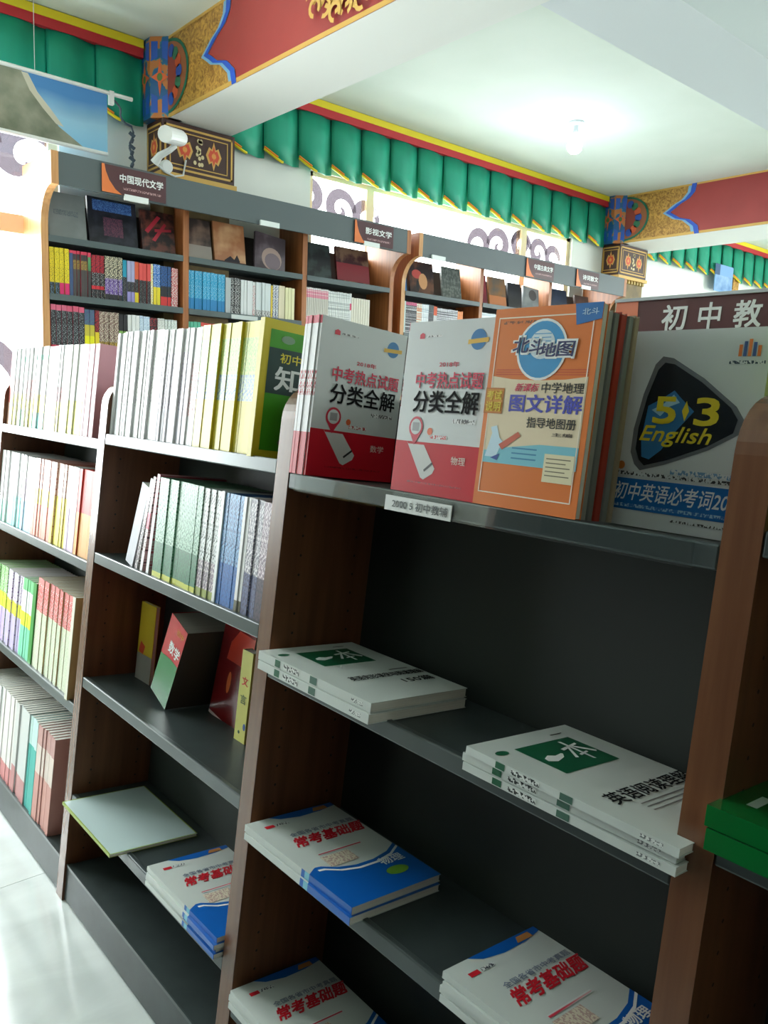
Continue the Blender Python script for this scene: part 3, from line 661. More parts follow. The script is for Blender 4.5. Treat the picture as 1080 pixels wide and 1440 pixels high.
F_.rect('cream_note', .66, .155, .93, .29, mat((226, 216, 180), .4), .0009); F_.polys('note_line', [[(.68, .265-.02*k), (.9-.04*(k % 2), .265-.02*k), (.9-.04*(k % 2), .27-.02*k), (.68, .27-.02*k)] for k in range(5)], mat((120, 112, 90), .4), .0011)
for k, (nm, colr, tt) in enumerate((('grey', (150, 148, 140), .012), ('dull grey', (120, 122, 118), .010), ('red', (160, 48, 30), .013), ('blue-topped grey', (130, 134, 130), .011), ('tan', (158, 140, 116), .009))):
    mt_ = mat(colr, .5)
    o = book('book', AW-.005, AH-.006-.003*(k % 2), tt, [(1, mt_)], mt_); tag(o, '%s book standing close behind the orange atlas' % nm, 'book')
    b = MB(); b.box(AW-.0048, AW-.0042, 0.0005, tt-.0005, .0, AH-.009); b.build('fore_edge', mt_, o)
    put(o, .0145+sum((.012, .010, .013, .011, .009)[:k])+.0007*k, .818-.003*k, 1.3555, FO)
# large white English vocabulary book
VW, VH = .2, .272
o = book('vocabulary_book', VW, VH, .018, [(1, WHITE)], mat((214, 218, 222), .18, coat=.8), WHITE); tag(o, 'glossy white English vocabulary book with black shield emblem under the maroon sign', 'book')
put(o, .100, .652, 1.3535, FO); F_ = cover_face(o, VW, VH)
def sh(k): return [(.5+(x-.5)*k, .56+(y-.56)*k) for x, y in [(.17, .32), (.13, .38), (.13, .5), (.17, .68), (.23, .83), (.28, .87), (.36, .86), (.6, .76), (.84, .63), (.9, .57), (.88, .50), (.7, .42), (.4, .33), (.22, .29)]]
F_.poly('shield_rim', sh(1.0), mat((130, 134, 142), .25, .5), .0005); F_.poly('shield', sh(.9), mat((14, 24, 34), .25), .0008)
F_.poly('ice_shape', [(.22, .36), (.2, .45), (.22, .62), (.32, .66), (.40, .70), (.46, .66), (.56, .60), (.45, .50), (.36, .40), (.28, .35)], mat((50, 120, 176), .3), .0010)
F_.poly('ice_light', [(.25, .60), (.33, .63), (.40, .68), (.45, .64), (.38, .62), (.32, .57)], mat((170, 210, 230), .3), .0011)
yy = mat((232, 206, 40), .35)
F_.text('emblem_number', '5', .27, .535, .43, .665, yy, .05, .0014); F_.text('emblem_number', '3', .57, .535, .73, .665, yy, .05, .0014)
F_.poly('spark', [(.5, .55), (.525, .60), (.5, .65), (.475, .60)], yy, .0014)
F_.text('emblem_word', 'English', .2, .42, .70, .52, yy, .03, .0014, .1)
F_.rect('blue_band', 0, .085, 1, .245, mat((34, 110, 186), .25), .0005)
F_.text('printed_title', '初中英语必考词2000', .05, .135, .985, .225, mat((232, 238, 244), .3), .02, shear=.02)
F_.rect('small_print', .05, .098, .95, .115, ink((34, 110, 186), (160, 200, 226), .5, (330, 330, 210)), .0007); F_.rect('small_print', .05, .262, .95, .28, ink((214, 218, 222), (50, 50, 56), .5, (330, 330, 210)), .0006)
F_.rect('small_print', .45, .285, .95, .31, ink((214, 218, 222), (110, 150, 190), .5, (330, 330, 210)), .0006); F_.rect('small_print', .5, .05, .9, .062, ink((214, 218, 222), (60, 60, 60), .5, (330, 330, 210)), .0006)
F_.poly('orange_mark', F_.ell(.07, .31, .03, .022, 12), mat((206, 120, 50), .4))
for k in range(5): F_.rect('bar_logo', .80+.03*k, .865, .822+.03*k, .90+(.02, .035, .045, .03, .015)[k], mat((60, 90, 150), .4) if k % 2 else mat((226, 120, 50), .4), .0006)
F_.rect('small_print', .74, .83, .98, .845, ink((214, 218, 222), (50, 70, 90), .5, (330, 330, 210)), .0006)
F_.text('printed_word', '高', .93, .42, .99, .49, mat((60, 66, 70), .4), .02)
o = book('vocabulary_book', VW, VH, .018, [(1, WHITE)], mat((214, 218, 222), .18, coat=.8), WHITE); tag(o, 'second white book directly behind the English vocabulary book', 'book'); put(o, .120, .652, 1.3535, FO)
# maroon header sign standing on top of the back panel
MAR = mat((84, 30, 34), .35, coat=.2, name='maroon_sign')
r = empty('header_sign'); r.matrix_world = TM@Matrix.Translation((DEP-.012, 0, 1.531)); tag(r, 'long maroon header sign with large white characters above the foreground shelves', 'sign')
SH_ = .168; b = MB(); b.box(0, .012, -.02, .765, 0, SH_); b.build('sign_board', MAR, r)
b = MB(); b.box(-.004, .016, -.022, .767, SH_, SH_+.005); b.box(-.004, 0, -.022, .767, 0, .004); b.build('clear_holder', mat((190, 196, 200), .15, name='clear_rim'), r)
F_ = Face(r, (0, .765, 0), (0, -1, 0), (0, 0, 1), .785, SH_)
F_.poly('orange_swoosh', [(0, 0), (.17, 0), (.12, .12), (.08, .35), (.055, .7), (.05, 1), (0, 1)], mat((226, 120, 84), .25, coat=.6), .0006)
for t_, u in (('初', .108), ('中', .184), ('教', .252), ('辅', .33)): F_.text('printed_title', t_, u, .72, u+(.042 if t_ == '中' else .05), .945, WHITE, .03)
F_.rect('small_print', .11, .5, .5, .56, ink((84, 30, 34), (200, 160, 160), .5, (330, 330, 210)), .0006)
# shelf label
r = bx('shelf_label', -.0086, -.0070, .853, 1.008, -.0125, .0125, mat((206, 210, 206), .5)); r.matrix_world = TM@Matrix.Translation((0, 0, 1.334)); tag(r, 'white shelf label on the lip below the red workbook', 'label')
F_ = Face(r, (-.0086, 1.008, -.0125), (0, -1, 0), (0, 0, 1), .155, .025); F_.text('printed_text', '2000 5 初中教辅', .12, .22, .95, .8, mat((60, 70, 66), .5), .015)

# ---- bay D (right edge)
yg = [(.12, mat((150, 200, 40), .4)), (.3, P((150, 196, 40), (90, 140, 30), .5)), (1, mat((170, 206, 40), .4))]
y = row(0, .383, 1.376, [(6, 'lime green spined', .014, .285, yg, .19, mat((160, 196, 40), .4))], 'on top shelf right of the third upright', put_fn=frontput)
gg = mat((10, 104, 46), .2, coat=.6)
def mkg(i, wd, h, t):
    o = book('notebook', wd, h, t, [(1, gg)], gg)
    if i == 1: F_ = cover_face(o, wd, h); F_.rect('printed_patch', .3, .55, .6, .85, mat((150, 170, 150), .4)); F_.rect('small_print', .2, .88, .4, .92, mat((190, 206, 190), .4))
    return o
stack(2, .22, .30, .024, -.035, .083, 1.02, mkg, ['glossy dark green book, lower of two flat at right edge', 'glossy dark green book, upper of two flat at right edge'], 'green books at right edge')

# ---- bay A (far left, sunlit)
pw = lambda a, b_: P(a, b_, .55)
y = row(0, 3.193, 1.357, [(2, 'pale red spined', 0.0218, .278, [(.3, mat((236, 190, 170), .5)), (1, mat((228, 130, 124), .5))]), (4, 'white with yellow foot', 0.0181, .28, [(.4, mat((240, 226, 120), .5)), (.6, pw((236, 214, 214), (206, 150, 150))), (1, ws)]),
   (4, 'mint-banded white', 0.0181, .28, [(.22, mat((140, 186, 150), .5)), (.42, mat((240, 232, 140), .5)), (.82, ws), (.88, mat((150, 226, 196), .5)), (1, ws)]), (4, 'pastel pink-labelled', 0.0203, .28, [(.35, mat((240, 226, 110), .5)), (.6, pw((232, 186, 190), (200, 120, 130))), (1, ws)]),
   (5, 'turquoise-footed white', 0.0216, .281, [(.2, mat((96, 206, 200), .5)), (.42, mat((242, 228, 100), .5)), (.84, ws), (.9, mat((130, 220, 200), .5)), (1, ws)]), (5, 'plain ivory', 0.0186, .279, [(.2, mat((236, 200, 170), .5)), (1, mat((238, 236, 228), .5))]),
   (4, 'ruby-labelled white', 0.0181, .281, [(.35, mat((238, 226, 150), .5)), (.52, pw((206, 150, 156), (160, 80, 90))), (1, ws)]), (7, 'yellow-footed ivory', 0.0207, .28, [(.38, mat((234, 228, 110), .5)), (1, mat((238, 238, 232), .5))]),
   (5, 'rose-spined', 0.0189, .279, [(1, mat((206, 150, 160), .5))])], 'on top shelf of far left bay', put_fn=frontput)
y = row(0, 3.193, 1.0, [(6, 'white with mint foot', 0.0193, .262, [(.3, mat((160, 226, 210), .5)), (1, ws)]), (6, 'aqua lower-spined', 0.0218, .262, [(.42, mat((110, 214, 212), .5)), (1, ws)]), (5, 'lilac and blue', 0.0216, .26, [(.4, mat((150, 196, 226), .5)), (.7, mat((226, 206, 226), .5)), (1, ws)]),
   (8, 'salmon spined', 0.0213, .262, [(.42, mat((236, 140, 116), .5)), (.62, mat((236, 222, 90), .5)), (1, pw((236, 190, 180), (220, 130, 120)))]), (6, 'yellow spined', 0.0193, .262, [(.6, mat((232, 218, 60), .5)), (1, pw((236, 206, 190), (210, 130, 110)))]), (4, 'pale mauve', 0.0218, .262, [(.5, mat((206, 180, 206), .5)), (1, ws)]), (5, 'orange-red spined', 0.0225, .262, [(.5, mat((226, 160, 70), .5)), (1, mat((216, 70, 56), .5))])], 'on second shelf of far left bay', put_fn=frontput)
y = row(0, 3.193, .575, [(8, 'green and lilac', 0.0206, .27, [(.45, mat((196, 176, 222), .5)), (.65, mat((220, 230, 30), .5)), (1, pw((140, 206, 110), (240, 240, 240)))]), (8, 'purple-titled white', 0.0206, .27, [(.45, mat((200, 186, 226), .5)), (.62, mat((230, 230, 40), .5)), (1, pw((232, 226, 236), (140, 80, 170)))]),
   (5, 'mint and yellow', 0.0198, .272, [(.4, mat((130, 220, 180), .5)), (.58, mat((226, 230, 40), .5)), (.85, ws), (1, mat((110, 196, 130), .5))])], 'on third shelf of far left bay', put_fn=frontput)
o = book('book', .19, .275, .03, [(1, mat((56, 150, 56), .4))], mat((50, 130, 50), .4)); tag(o, 'thick solid green book on third shelf of far left bay', 'book'); put(o, .01, y-.032, .5755); y -= .034
rc = [(.64, pw((226, 232, 206), (200, 214, 186))), (.94, P((222, 110, 106), (240, 226, 226), .56)), (1, mat((222, 130, 126), .5))]
nrc = int((y-2.325)/.0224)
y = row(0, y, .575, [(nrc, 'red-topped cream', .021, .30, rc, .2, mat((190, 160, 110), .5))], 'on third shelf of far left bay', put_fn=frontput)
o = book('book', .2, .31, .02, [(1, mat((226, 226, 206), .5))], mat((196, 164, 112), .5)); tag(o, 'tan-covered book closing the third row of far left bay', 'book'); put(o, -.004, y-.021, .5755)
y = row(0, 3.193, .108, [(12, 'large white', .018, .31, [(.12, mat((222, 170, 170), .5)), (1, mat((226, 228, 226), .5))]), (7, 'pink-footed white', 0.0212, .312, [(.2, mat((206, 130, 130), .5)), (1, mat((222, 218, 214), .5))]),
   (2, 'black-edged white', .018, .31, [(.3, mat((190, 130, 130), .5)), (1, mat((206, 206, 204), .5))]), (5, 'pale grey', 0.0198, .312, [(.25, mat((196, 140, 140), .5)), (1, mat((206, 210, 208), .5))]),
   (4, 'teal', 0.0206, .31, [(.7, mat((70, 180, 170), .5)), (1, mat((196, 226, 222), .5))]), (7, 'brick-and-white', 0.0212, .31, [(.5, mat((206, 150, 140), .5)), (.8, mat((222, 206, 196), .5)), (1, mat((196, 150, 144), .5))])], 'on base shelf of far left bay', put_fn=frontput)

# ------------------------------------------------------------------ back bookcases under the windows
YF, YL, YBK = 4.33, 4.50, 4.78
FZ0, FZ1 = 2.508, 2.668
SH = [2.281, 1.981, 1.681, 1.381, 1.08, .77, .45, .12]
KS = 1.0345
def back_case(xs, label):
    cx = xs[0]; r = empty('wall_bookcase', (cx, YL, 0)); tag(r, label, 'bookcase')
    def bb(name, x0, x1, y0, y1, z0, z1, mt, par=r): return bx(name, x0-cx, x1-cx, y0-YL, y1-YL, z0, z1, mt, par)
    for i, x in enumerate(xs):
        ends = i in (0, len(xs)-1); D = YL-YF; rz = 2.33
        if ends:   # end uprights sweep forward in an arch to carry the fascia
            arc = [(-D+D*math.cos(a), rz+(FZ0-rz)*math.sin(a)) for a in [k*PI/2/8 for k in range(9)]]
            front = [(0, 0)]+arc+[(-D, FZ1)]
        else: front = [(0, 0), (0, FZ1)]
        prof = front+[(YBK-YL, FZ1), (YBK-YL, 0)]
        b = MB(); b.prism(prof, 'x', x-cx, x-cx+.036); o = b.build('side_panel', BWOOD, r)
        e = MB()
        for (ay, az), (by, bz) in zip(front[:-1], front[1:]):
            e.add([(x-cx-.0005, ay-.0012, az), (x-cx+.0365, ay-.0012, az), (x-cx+.0365, by-.0012, bz), (x-cx-.0005, by-.0012, bz)], [(0, 1, 2, 3)])
        e.build('edge_band', BWOODE if ends and i == 0 else BWOOD, o)
    for a, c_ in zip(xs[:-1], xs[1:]):
        x0, x1 = a+.0365, c_-.0005
        for z in SH:
            bb('shelf', x0, x1, YL+.01, YBK-.02, z-.026, z, BSHELF)
            bb('shelf_lip', x0, x1, YL-.006, YL+.01, z-.03, z+.003, BSHELF)
        bb('back_panel', x0, x1, YBK-.02, YBK-.005, .1, FZ0, mat((70, 62, 58), .6))
        bb('kick_board', x0, x1, YL+.02, YL+.035, 0, .09, BSHELF)
    bb('top_board', xs[0]+.0365, xs[-1]-.0005, YF+.019, YBK-.03, FZ1-.03, FZ1-.006, BSHELF)
    bb('fascia', xs[0]+.0365, xs[-1]-.0005, YF, YF+.018, FZ0, FZ1, mat((84, 94, 96), .5, name='slate_fascia'))
    return r
cA = [1.475, 2.285, 3.14, 3.905]; cB = [4.02, 4.86, 5.735, 6.61]
back_case(cA, 'tall wall bookcase with grey fascia at left under the landscape banner')
back_case(cB, 'second tall wall bookcase with grey fascia under the upper window')
def bsign(x, wd, text, label):
    r = empty('section_sign', (x*.975, YF-.006, 2.516)); tag(r, label, 'sign')
    h = .14; b = MB(); b.box(0, wd, -.003, .004, 0, h); b.build('sign_board', mat((78, 40, 46), .3, coat=.3), r)
    F_ = Face(r, (0, -.003, 0), (1, 0, 0), (0, 0, 1), wd, h)
    F_.poly('orange_swoosh', [(0, 0), (.3, 0), (.2, .16), (.11, .45), (.06, .75), (.04, 1), (0, 1)], mat((226, 124, 66), .35), .001)
    F_.text('printed_title', text, .27, .46, .95, .76, WHITE, .03, .0015)
    F_.rect('small_print', .32, .20, .92, .29, ink((78, 40, 46), (190, 150, 150), .5, (330, 330, 210)), .001)
bsign(1.775, .36, '中国现代文学', 'maroon section sign with six characters at left end of the left wall bookcase')
bsign(3.515, .34, '影视文学', 'maroon four-character section sign at right end of left wall bookcase')
bsign(5.33, .36, '中国古典文学', 'maroon section sign with glare on its lettering on the far wall bookcase')
bsign(6.02, .33, '诗词散文', 'maroon section sign at right end of the far bookcase')
for i, (x, z) in enumerate(((1.90, 2.535), (2.77, 2.545), (3.60, 2.545), (4.25, 2.545), (6.1, 2.545))):
    o = bx('shelf_tag', 0, .135, -.012, 0, 0, .03, mat((232, 236, 234), .4)); o.location = (x*.975, YF, z-.042)
    tag(o, 'small white tag clipped to the fascia edge %s' % ('under the leftmost section sign', 'over the sunset-covered books', 'under the second section sign', 'over the grey patterned book', 'under the rightmost section sign')[i], 'tag')
o = bx('shelf_tag', 0, .19, -.004, 0, 0, .026, mat((200, 206, 206), .4)); o.location = (2.607, YL-.0065, 1.951); tag(o, 'white tag on shelf edge below the white books of second wall bay', 'tag')

def backput(o, lx, y, s, h): pass
FAR = {}
def far_row(x, z, specs, xmax):
    x *= KS; xmax *= KS; z = 1.981 if z > 1.9 else 1.681
    for sp in specs:
        n, _, t, h, bands = sp[:5]; t *= KS; h *= KS
        for k in range(n):
            if x+t > xmax: return
            hh = h*random.uniform(.985, 1); z0 = z+.0006; zz = z0
            for fr, mt in bands:
                z1 = z0+fr*hh; FAR.setdefault(mt.name, (mt, []))[1].append((x, x+t-.002, YL+.012, YL+.15, zz, z1)); zz = z1
            x += t+.0007
def far_build():
    b = MB(); mats = []
    for i, (mt, lst) in enumerate(FAR.values()):
        mats.append(mt)
        for q in lst: b.box(*q, i)
    o = b.build('distant_books', mats); o['kind'] = 'stuff'
    tag(o, 'distant spine-out books filling the right-hand bays of the wall bookcases', 'books')
def brow(x, z, specs, place, xmax):
    if 'first wall' not in place and place != 'on upper row of second wall bay': return far_row(x, z, specs, xmax)
    x *= KS; xmax *= KS; z = 1.981 if z > 1.9 else 1.681; prev = 'row end'
    for sp in specs:
        n, desc, t, h, bands = sp[:5]; t *= KS; h *= KS
        lab = desc+' book '+place
        if lab in SEEN: lab += ', beside the '+prev
        SEEN[lab] = 1; prev = desc+' one'
        for k in range(n):
            if x+t > xmax: return
            o = book('book', .14, h*random.uniform(.99, 1.0), t, bands)
            tag(o, lab, 'book', (desc+' books '+place) if n > 1 else None)
            # spine towards -Y: rotate +90 about Z, x axis (depth) -> +Y
            o.matrix_world = Matrix.Translation((x+t, YL+.008+random.uniform(0, .007), z+.0006))@Matrix.Rotation(R(90), 4, 'Z')
            x += t+.0026
K = (34, 32, 38)
kb = lambda top, f=.6, foot=None: ([(.26, mat(foot, .5))] if foot else [])+[(f, P(K, (150, 150, 150), .62)), (1, mat(top, .5))]
yel = (232, 208, 40)
h1 = .235
brow(1.47, 1.965, [(2, 'yellow spined with black foot', .0225, .238, [(.26, P(K, (120, 160, 190), .56)), (1, P(yel, (60, 50, 20), .6))]), (2, 'yellow spined with pink foot', .0225, .238, [(.26, mat((222, 40, 110), .5)), (1, P(yel, (60, 50, 20), .6))]),
  (1, 'blue-grey spined with red cap', .018, h1, [(.94, mat((62, 84, 124), .5)), (1, mat((214, 60, 90), .5))]), (4, 'charcoal spined with red cap', .0165, h1, [(.6, mat((72, 66, 66), .5)), (.8, P((100, 84, 60), (190, 150, 60), .5)), (.93, mat((60, 54, 58), .5)), (1, mat((214, 60, 90), .5))]), (1, 'green-labelled charcoal', .0165, h1, [(.6, mat((60, 60, 60), .5)), (.9, mat((80, 140, 90), .5)), (1, mat((214, 60, 90), .5))]),
  (3, 'black spined with crimson title', .0215, .228, [(.22, P(K, (160, 160, 160), .6)), (.3, mat((206, 36, 50), .5)), (.6, P(K, (210, 210, 210), .6)), (1, P(K, (206, 30, 54), .47))]), (4, 'black and violet spined', .0225, .232, [(.14, mat(K, .5)), (.5, P((90, 50, 140), (210, 200, 220), .55)), (1, P(K, (232, 222, 190), .5))]),
  (1, 'teal-topped black', .021, .222, kb((30, 150, 180), .6)), (2, 'lilac-topped black', .02, .222, kb((170, 170, 206), .5, (150, 140, 200))), (1, 'orange-topped black with yellow foot', .0215, .222, kb((226, 96, 60), .58, (232, 206, 40))), (3, 'coral-topped black', .0205, .22, kb((222, 80, 76), .58)),
  (1, 'yellow and white', .012, .225, [(1, P((226, 206, 90), (240, 240, 240), .5))]), (2, 'blue-topped yellow', .0195, .225, [(.45, mat(yel, .5)), (1, P((40, 110, 190), (220, 230, 240), .56))]), (3, 'blue-topped black with red foot', .0195, .222, [(.24, mat((214, 50, 50), .5)), (.5, mat(K, .5)), (1, P((44, 100, 170), (30, 30, 40), .5))]), (3, 'red and cream spined', .0185, .218, [(1, P((196, 40, 60), (232, 226, 220), .5))])],
  'on upper row of first wall bay', 2.195)
brow(1.47, 1.675, [(3, 'pink-capped black', .0255, .24, [(.14, mat((196, 40, 70), .5)), (.88, P(K, (190, 200, 206), .6)), (1, mat((214, 100, 130), .5))]), (3, 'tall pink-capped black', .028, .24, [(.88, P(K, (190, 200, 206), .6)), (1, mat((214, 90, 120), .5))]),
  (2, 'teal and yellow', .0255, .232, [(.4, mat((236, 228, 20), .5)), (.65, mat((196, 180, 60), .5)), (1, P((70, 120, 130), (90, 60, 130), .5))]), (1, 'red and black banded', .022, .23, [(.2, mat((196, 50, 40), .5)), (.5, mat(yel, .5)), (1, P(K, (196, 40, 50), .5))]), (4, 'bronze and cream striped', .0245, .228, [(.3, P((196, 160, 60), K, .5)), (1, P((110, 70, 66), (232, 222, 200), .52))]),
  (2, 'green-labelled black', .0225, .222, [(.2, mat(K, .5)), (.6, mat((120, 160, 80), .5)), (1, mat(K, .5))]), (3, 'lilac and white', .0205, .225, [(.6, P((190, 150, 200), (240, 240, 240), .52)), (1, ws)]), (3, 'pale blue and white', .018, .225, [(1, P((206, 222, 236), (90, 130, 190), .58))]), (2, 'black and red lettered', .02, .22, [(1, P(K, (214, 60, 70), .56))]), (2, 'slim white', .019, .222, [(1, P((226, 226, 222), (60, 60, 60), .6))]), (8, 'white and grey', .0165, .22, [(1, P((226, 230, 226), (130, 150, 150), .58))])],
  'on lower row of first wall bay', 2.195)
cy = (40, 160, 206)
brow(2.24, 1.965, [(10, 'cyan spined', .0225, .222, [(.3, mat((30, 130, 190), .4)), (1, P(cy, (190, 226, 240), .6))]), (2, 'pale grey spined', .018, .21, [(1, mat((180, 186, 188), .5))]), (3, 'black and white spined', .019, .212, [(1, P(K, (220, 220, 220), .54))]), (4, 'plain white spined', .019, .208, [(1, mat((222, 224, 226), .5))]),
  (1, 'white with red stripe', .018, .205, [(.9, P((226, 222, 222), (206, 60, 80), .56)), (1, ws)]), (5, 'white with grey foot', .0195, .208, [(.2, P((226, 226, 226), (60, 60, 60), .5)), (1, mat((214, 220, 222), .5))]), (1, 'yellow slim', .012, .2, [(1, mat((222, 190, 60), .5))]), (2, 'navy striped', .018, .205, [(1, P((232, 232, 226), (40, 60, 140), .5))]), (2, 'cream spined', .022, .206, [(1, mat((226, 214, 184), .5))]), (3, 'pale yellow spined', .021, .2, [(1, mat((232, 226, 180), .5))])],
  'on upper row of second wall bay', 2.99)
brow(2.24, 1.675, [(4, 'green-topped cream', .022, .222, [(.85, ws), (1, mat((90, 180, 150), .5))]), (9, 'red-capped white', .021, .222, [(.9, ws), (1, mat((226, 80, 70), .5))]), (16, 'plain cream', .022, .215, [(1, mat((226, 222, 206), .5))])], 'on lower row of second wall bay', 2.99)
brow(3.06, 1.965, [(13, 'pink-capped grey', .0145, .222, [(.72, mat((206, 200, 190), .5)), (.95, P((226, 140, 160), (236, 220, 220), .55)), (1, mat((226, 222, 220), .5))]), (12, 'slim white', .0145, .218, [(1, P((226, 228, 226), (170, 176, 176), .55))]), (1, 'white with pink label', .012, .22, [(.5, ws), (.7, mat((222, 60, 110), .5)), (1, ws)]), (8, 'ivory spined', .0195, .196, [(1, mat((222, 216, 200), .5))])], 'on upper row of third wall bay', 3.78)
brow(3.90, 1.965, [(3, 'pale mint', .0155, .224, [(1, mat((196, 214, 210), .5))]), (6, 'dark grey lettered', .017, .222, [(.9, P((60, 60, 66), (226, 222, 226), .55)), (1, mat((206, 90, 130), .5))]), (3, 'orange lettered', .0165, .22, [(1, P((226, 222, 210), (214, 120, 50), .48))]), (4, 'white lettered', .0165, .222, [(1, P((226, 230, 234), (120, 150, 170), .56))]),
  (3, 'charcoal', .0165, .222, [(1, P((50, 56, 62), (130, 130, 140), .6))]), (2, 'orange-topped', .0165, .216, [(.7, mat((206, 206, 206), .5)), (1, mat((226, 90, 40), .5))]), (12, 'black-and-white lettered', .0175, .208, [(1, P((200, 200, 206), (40, 40, 50), .5))]), (3, 'bright orange', .0185, .206, [(1, P((232, 130, 40), (240, 200, 140), .6))])], 'on upper row of fourth wall bay', 4.68)
brow(4.73, 1.965, [(30, 'pale blue-white', .0165, .222, [(1, P((196, 210, 218), (236, 240, 240), .5))])], 'on upper row of fifth wall bay', 5.54)
brow(5.59, 1.965, [(24, 'dim grey', .02, .22, [(1, P((120, 126, 130), (60, 60, 66), .5))])], 'on upper row of sixth wall bay', 6.37)
far_build()
# face-out books in the top compartment
def faceout(x, wd, h, colr, label, art, tilt=-9, z=2.282, roll=0, yoff=.05):
    x *= KS; wd *= KS; h *= .96
    mt_ = noise_mat('cover_picture', colr, art[0], (1, 1, 1), art[1], .45, .6, .3, detail=3)
    o = book('book', wd, h, .018, [(1, mt_)], mt_)
    o.matrix_world = Matrix.Translation((x, YL+yoff*.6, z+.001))@Matrix.Rotation(R(tilt), 4, 'X')@Matrix.Rotation(R(roll), 4, 'Y')
    tag(o, label, 'book'); return Face(o, (0, 0, 0), (1, 0, 0), (0, 0, 1), wd, h)
F_ = faceout(1.472, .195, .25, (120, 126, 126), 'grey book face-out at far left of the top compartment', ((132, 138, 138), 5), yoff=.03); F_.rect('small_print', .15, .5, .8, .62, ink((122, 128, 128), (90, 100, 110), .5, (330, 330, 210)), .001)
F_ = faceout(1.69, .27, .27, (22, 26, 34), 'dark book with blue title band face-out in first wall bay', ((44, 44, 56), 14), yoff=.07); F_.rect('blue_band', .1, .72, .9, .95, ink((30, 66, 130), (90, 130, 190), .5, (330, 330, 210)), .001); F_.rect('picture_block', .3, .2, .7, .6, ink((60, 40, 60), (110, 60, 80), .5, (330, 330, 210)), .0012)
F_ = faceout(1.985, .2, .25, (40, 26, 26), 'dark red patterned book face-out in first wall bay', ((110, 60, 50), 16), yoff=.07); F_.polys('red_lettering', [[(.1, .5), (.5, .9), (.6, .86), (.2, .45)], [(.4, .5), (.9, .56), (.9, .62), (.4, .57)], [(.3, .3), (.7, .75), (.76, .7), (.4, .27)]], mat((180, 40, 60), .4), .001)
F_ = faceout(2.26, .15, .25, (60, 50, 48), 'brown-grey book face-out at left of second wall bay', ((128, 104, 92), 7)); F_.rect('pale_foot', 0, 0, 1, .35, mat((150, 140, 132), .4), .001)
F_ = faceout(2.43, .21, .26, (170, 112, 76), 'sunset-coloured cover face-out in second wall bay', ((206, 160, 120), 6)); F_.poly('dark_skyline', [(.3, .08), (.5, .2), (.62, .12), (.72, .25), (.8, .1), (.8, .05), (.3, .05)], mat((40, 30, 40), .5), .001); F_.rect('dark_foot', 0, 0, 1, .06, mat((60, 46, 50), .5), .0012)
F_ = faceout(2.70, .22, .25, (78, 66, 72), 'tilted book with half-moon picture face-out in second wall bay', ((110, 96, 104), 8), roll=6); F_.poly('moon', F_.ell(.55, .36, .33, .3, 20), mat((176, 150, 140), .5), .001); F_.poly('moon', F_.ell(.58, .30, .26, .22, 20), mat((128, 112, 120), .5), .0014)
faceout(3.09, .2, .24, (24, 26, 28), 'black book face-out at left of third wall bay', ((50, 60, 58), 12))
F_ = faceout(3.34, .28, .25, (60, 20, 26), 'red patterned book face-out in third wall bay', ((120, 90, 70), 12)); F_.rect('red_panel', 0, .05, 1, .55, mat((126, 22, 36), .4), .001)
F_ = faceout(3.91, .045, .25, (30, 110, 180), 'narrow blue book at left of fourth wall bay', ((40, 130, 200), 6), yoff=.03)
F_ = faceout(4.0, .24, .25, (46, 30, 30), 'dark book with reddish sunset figure in fourth wall bay', ((110, 70, 50), 9)); F_.poly('red_glow', F_.ell(.3, .6, .2, .14, 14), mat((190, 70, 60), .5), .001); F_.poly('pale_glow', F_.ell(.55, .4, .18, .25, 14), mat((206, 150, 100), .5), .0012); F_.poly('figure', F_.ell(.32, .24, .06, .18, 10), BLACK, .0016)
F_ = faceout(4.33, .2, .25, (82, 88, 84), 'grey diagonal patterned book in fourth wall bay', ((120, 126, 120), 40))
F_ = faceout(4.75, .07, .24, (110, 24, 40), 'narrow crimson book at left of fifth wall bay', ((140, 40, 50), 6))
F_ = faceout(4.85, .2, .24, (150, 104, 60), 'brown and orange book face-out in fifth wall bay', ((100, 96, 90), 5)); F_.rect('orange_foot', 0, 0, 1, .35, mat((190, 110, 50), .5), .001)
faceout(5.08, .16, .22, (26, 26, 30), 'black book between two pictures in fifth wall bay', ((40, 40, 46), 5))
F_ = faceout(5.26, .2, .22, (120, 124, 126), 'grey book with dark portrait in fifth wall bay', ((150, 150, 150), 6), roll=5); F_.poly('dark_head', F_.ell(.6, .7, .25, .22, 14), mat((50, 46, 46), .5), .001)
faceout(5.64, .22, .24, (30, 40, 60), 'navy book face-out in sixth wall bay', ((44, 54, 80), 8))
faceout(5.98, .2, .22, (66, 46, 40), 'brown book face-out in sixth wall bay', ((90, 60, 50), 8))

# ------------------------------------------------------------------ hanging banner, camera, lamp, poster
r = empty('hanging_banner', (1.2, 4.62, 3.0)); tag(r, 'landscape picture banner of sea and grey hill hung from a white rod', 'banner')
SKY = bpy.data.materials.new('banner_picture'); SKY.use_nodes = True; N, L = nodes(SKY)
tc = N.new('ShaderNodeTexCoord'); sp_ = N.new('ShaderNodeSeparateXYZ'); ad = N.new('ShaderNodeMath'); nz = N.new('ShaderNodeTexNoise'); cr = N.new('ShaderNodeValToRGB')
nz.inputs['Scale'].default_value = 3.0; ad.operation = 'MULTIPLY_ADD'; ad.inputs[1].default_value = .35
L.new(tc.outputs['Generated'], sp_.inputs[0]); L.new(tc.outputs['Object'], nz.inputs[0]); L.new(nz.outputs[0], ad.inputs[0]); L.new(sp_.outputs[2], ad.inputs[2]); L.new(ad.outputs[0], cr.inputs[0]); L.new(cr.outputs[0], N['Principled BSDF'].inputs['Base Color'])
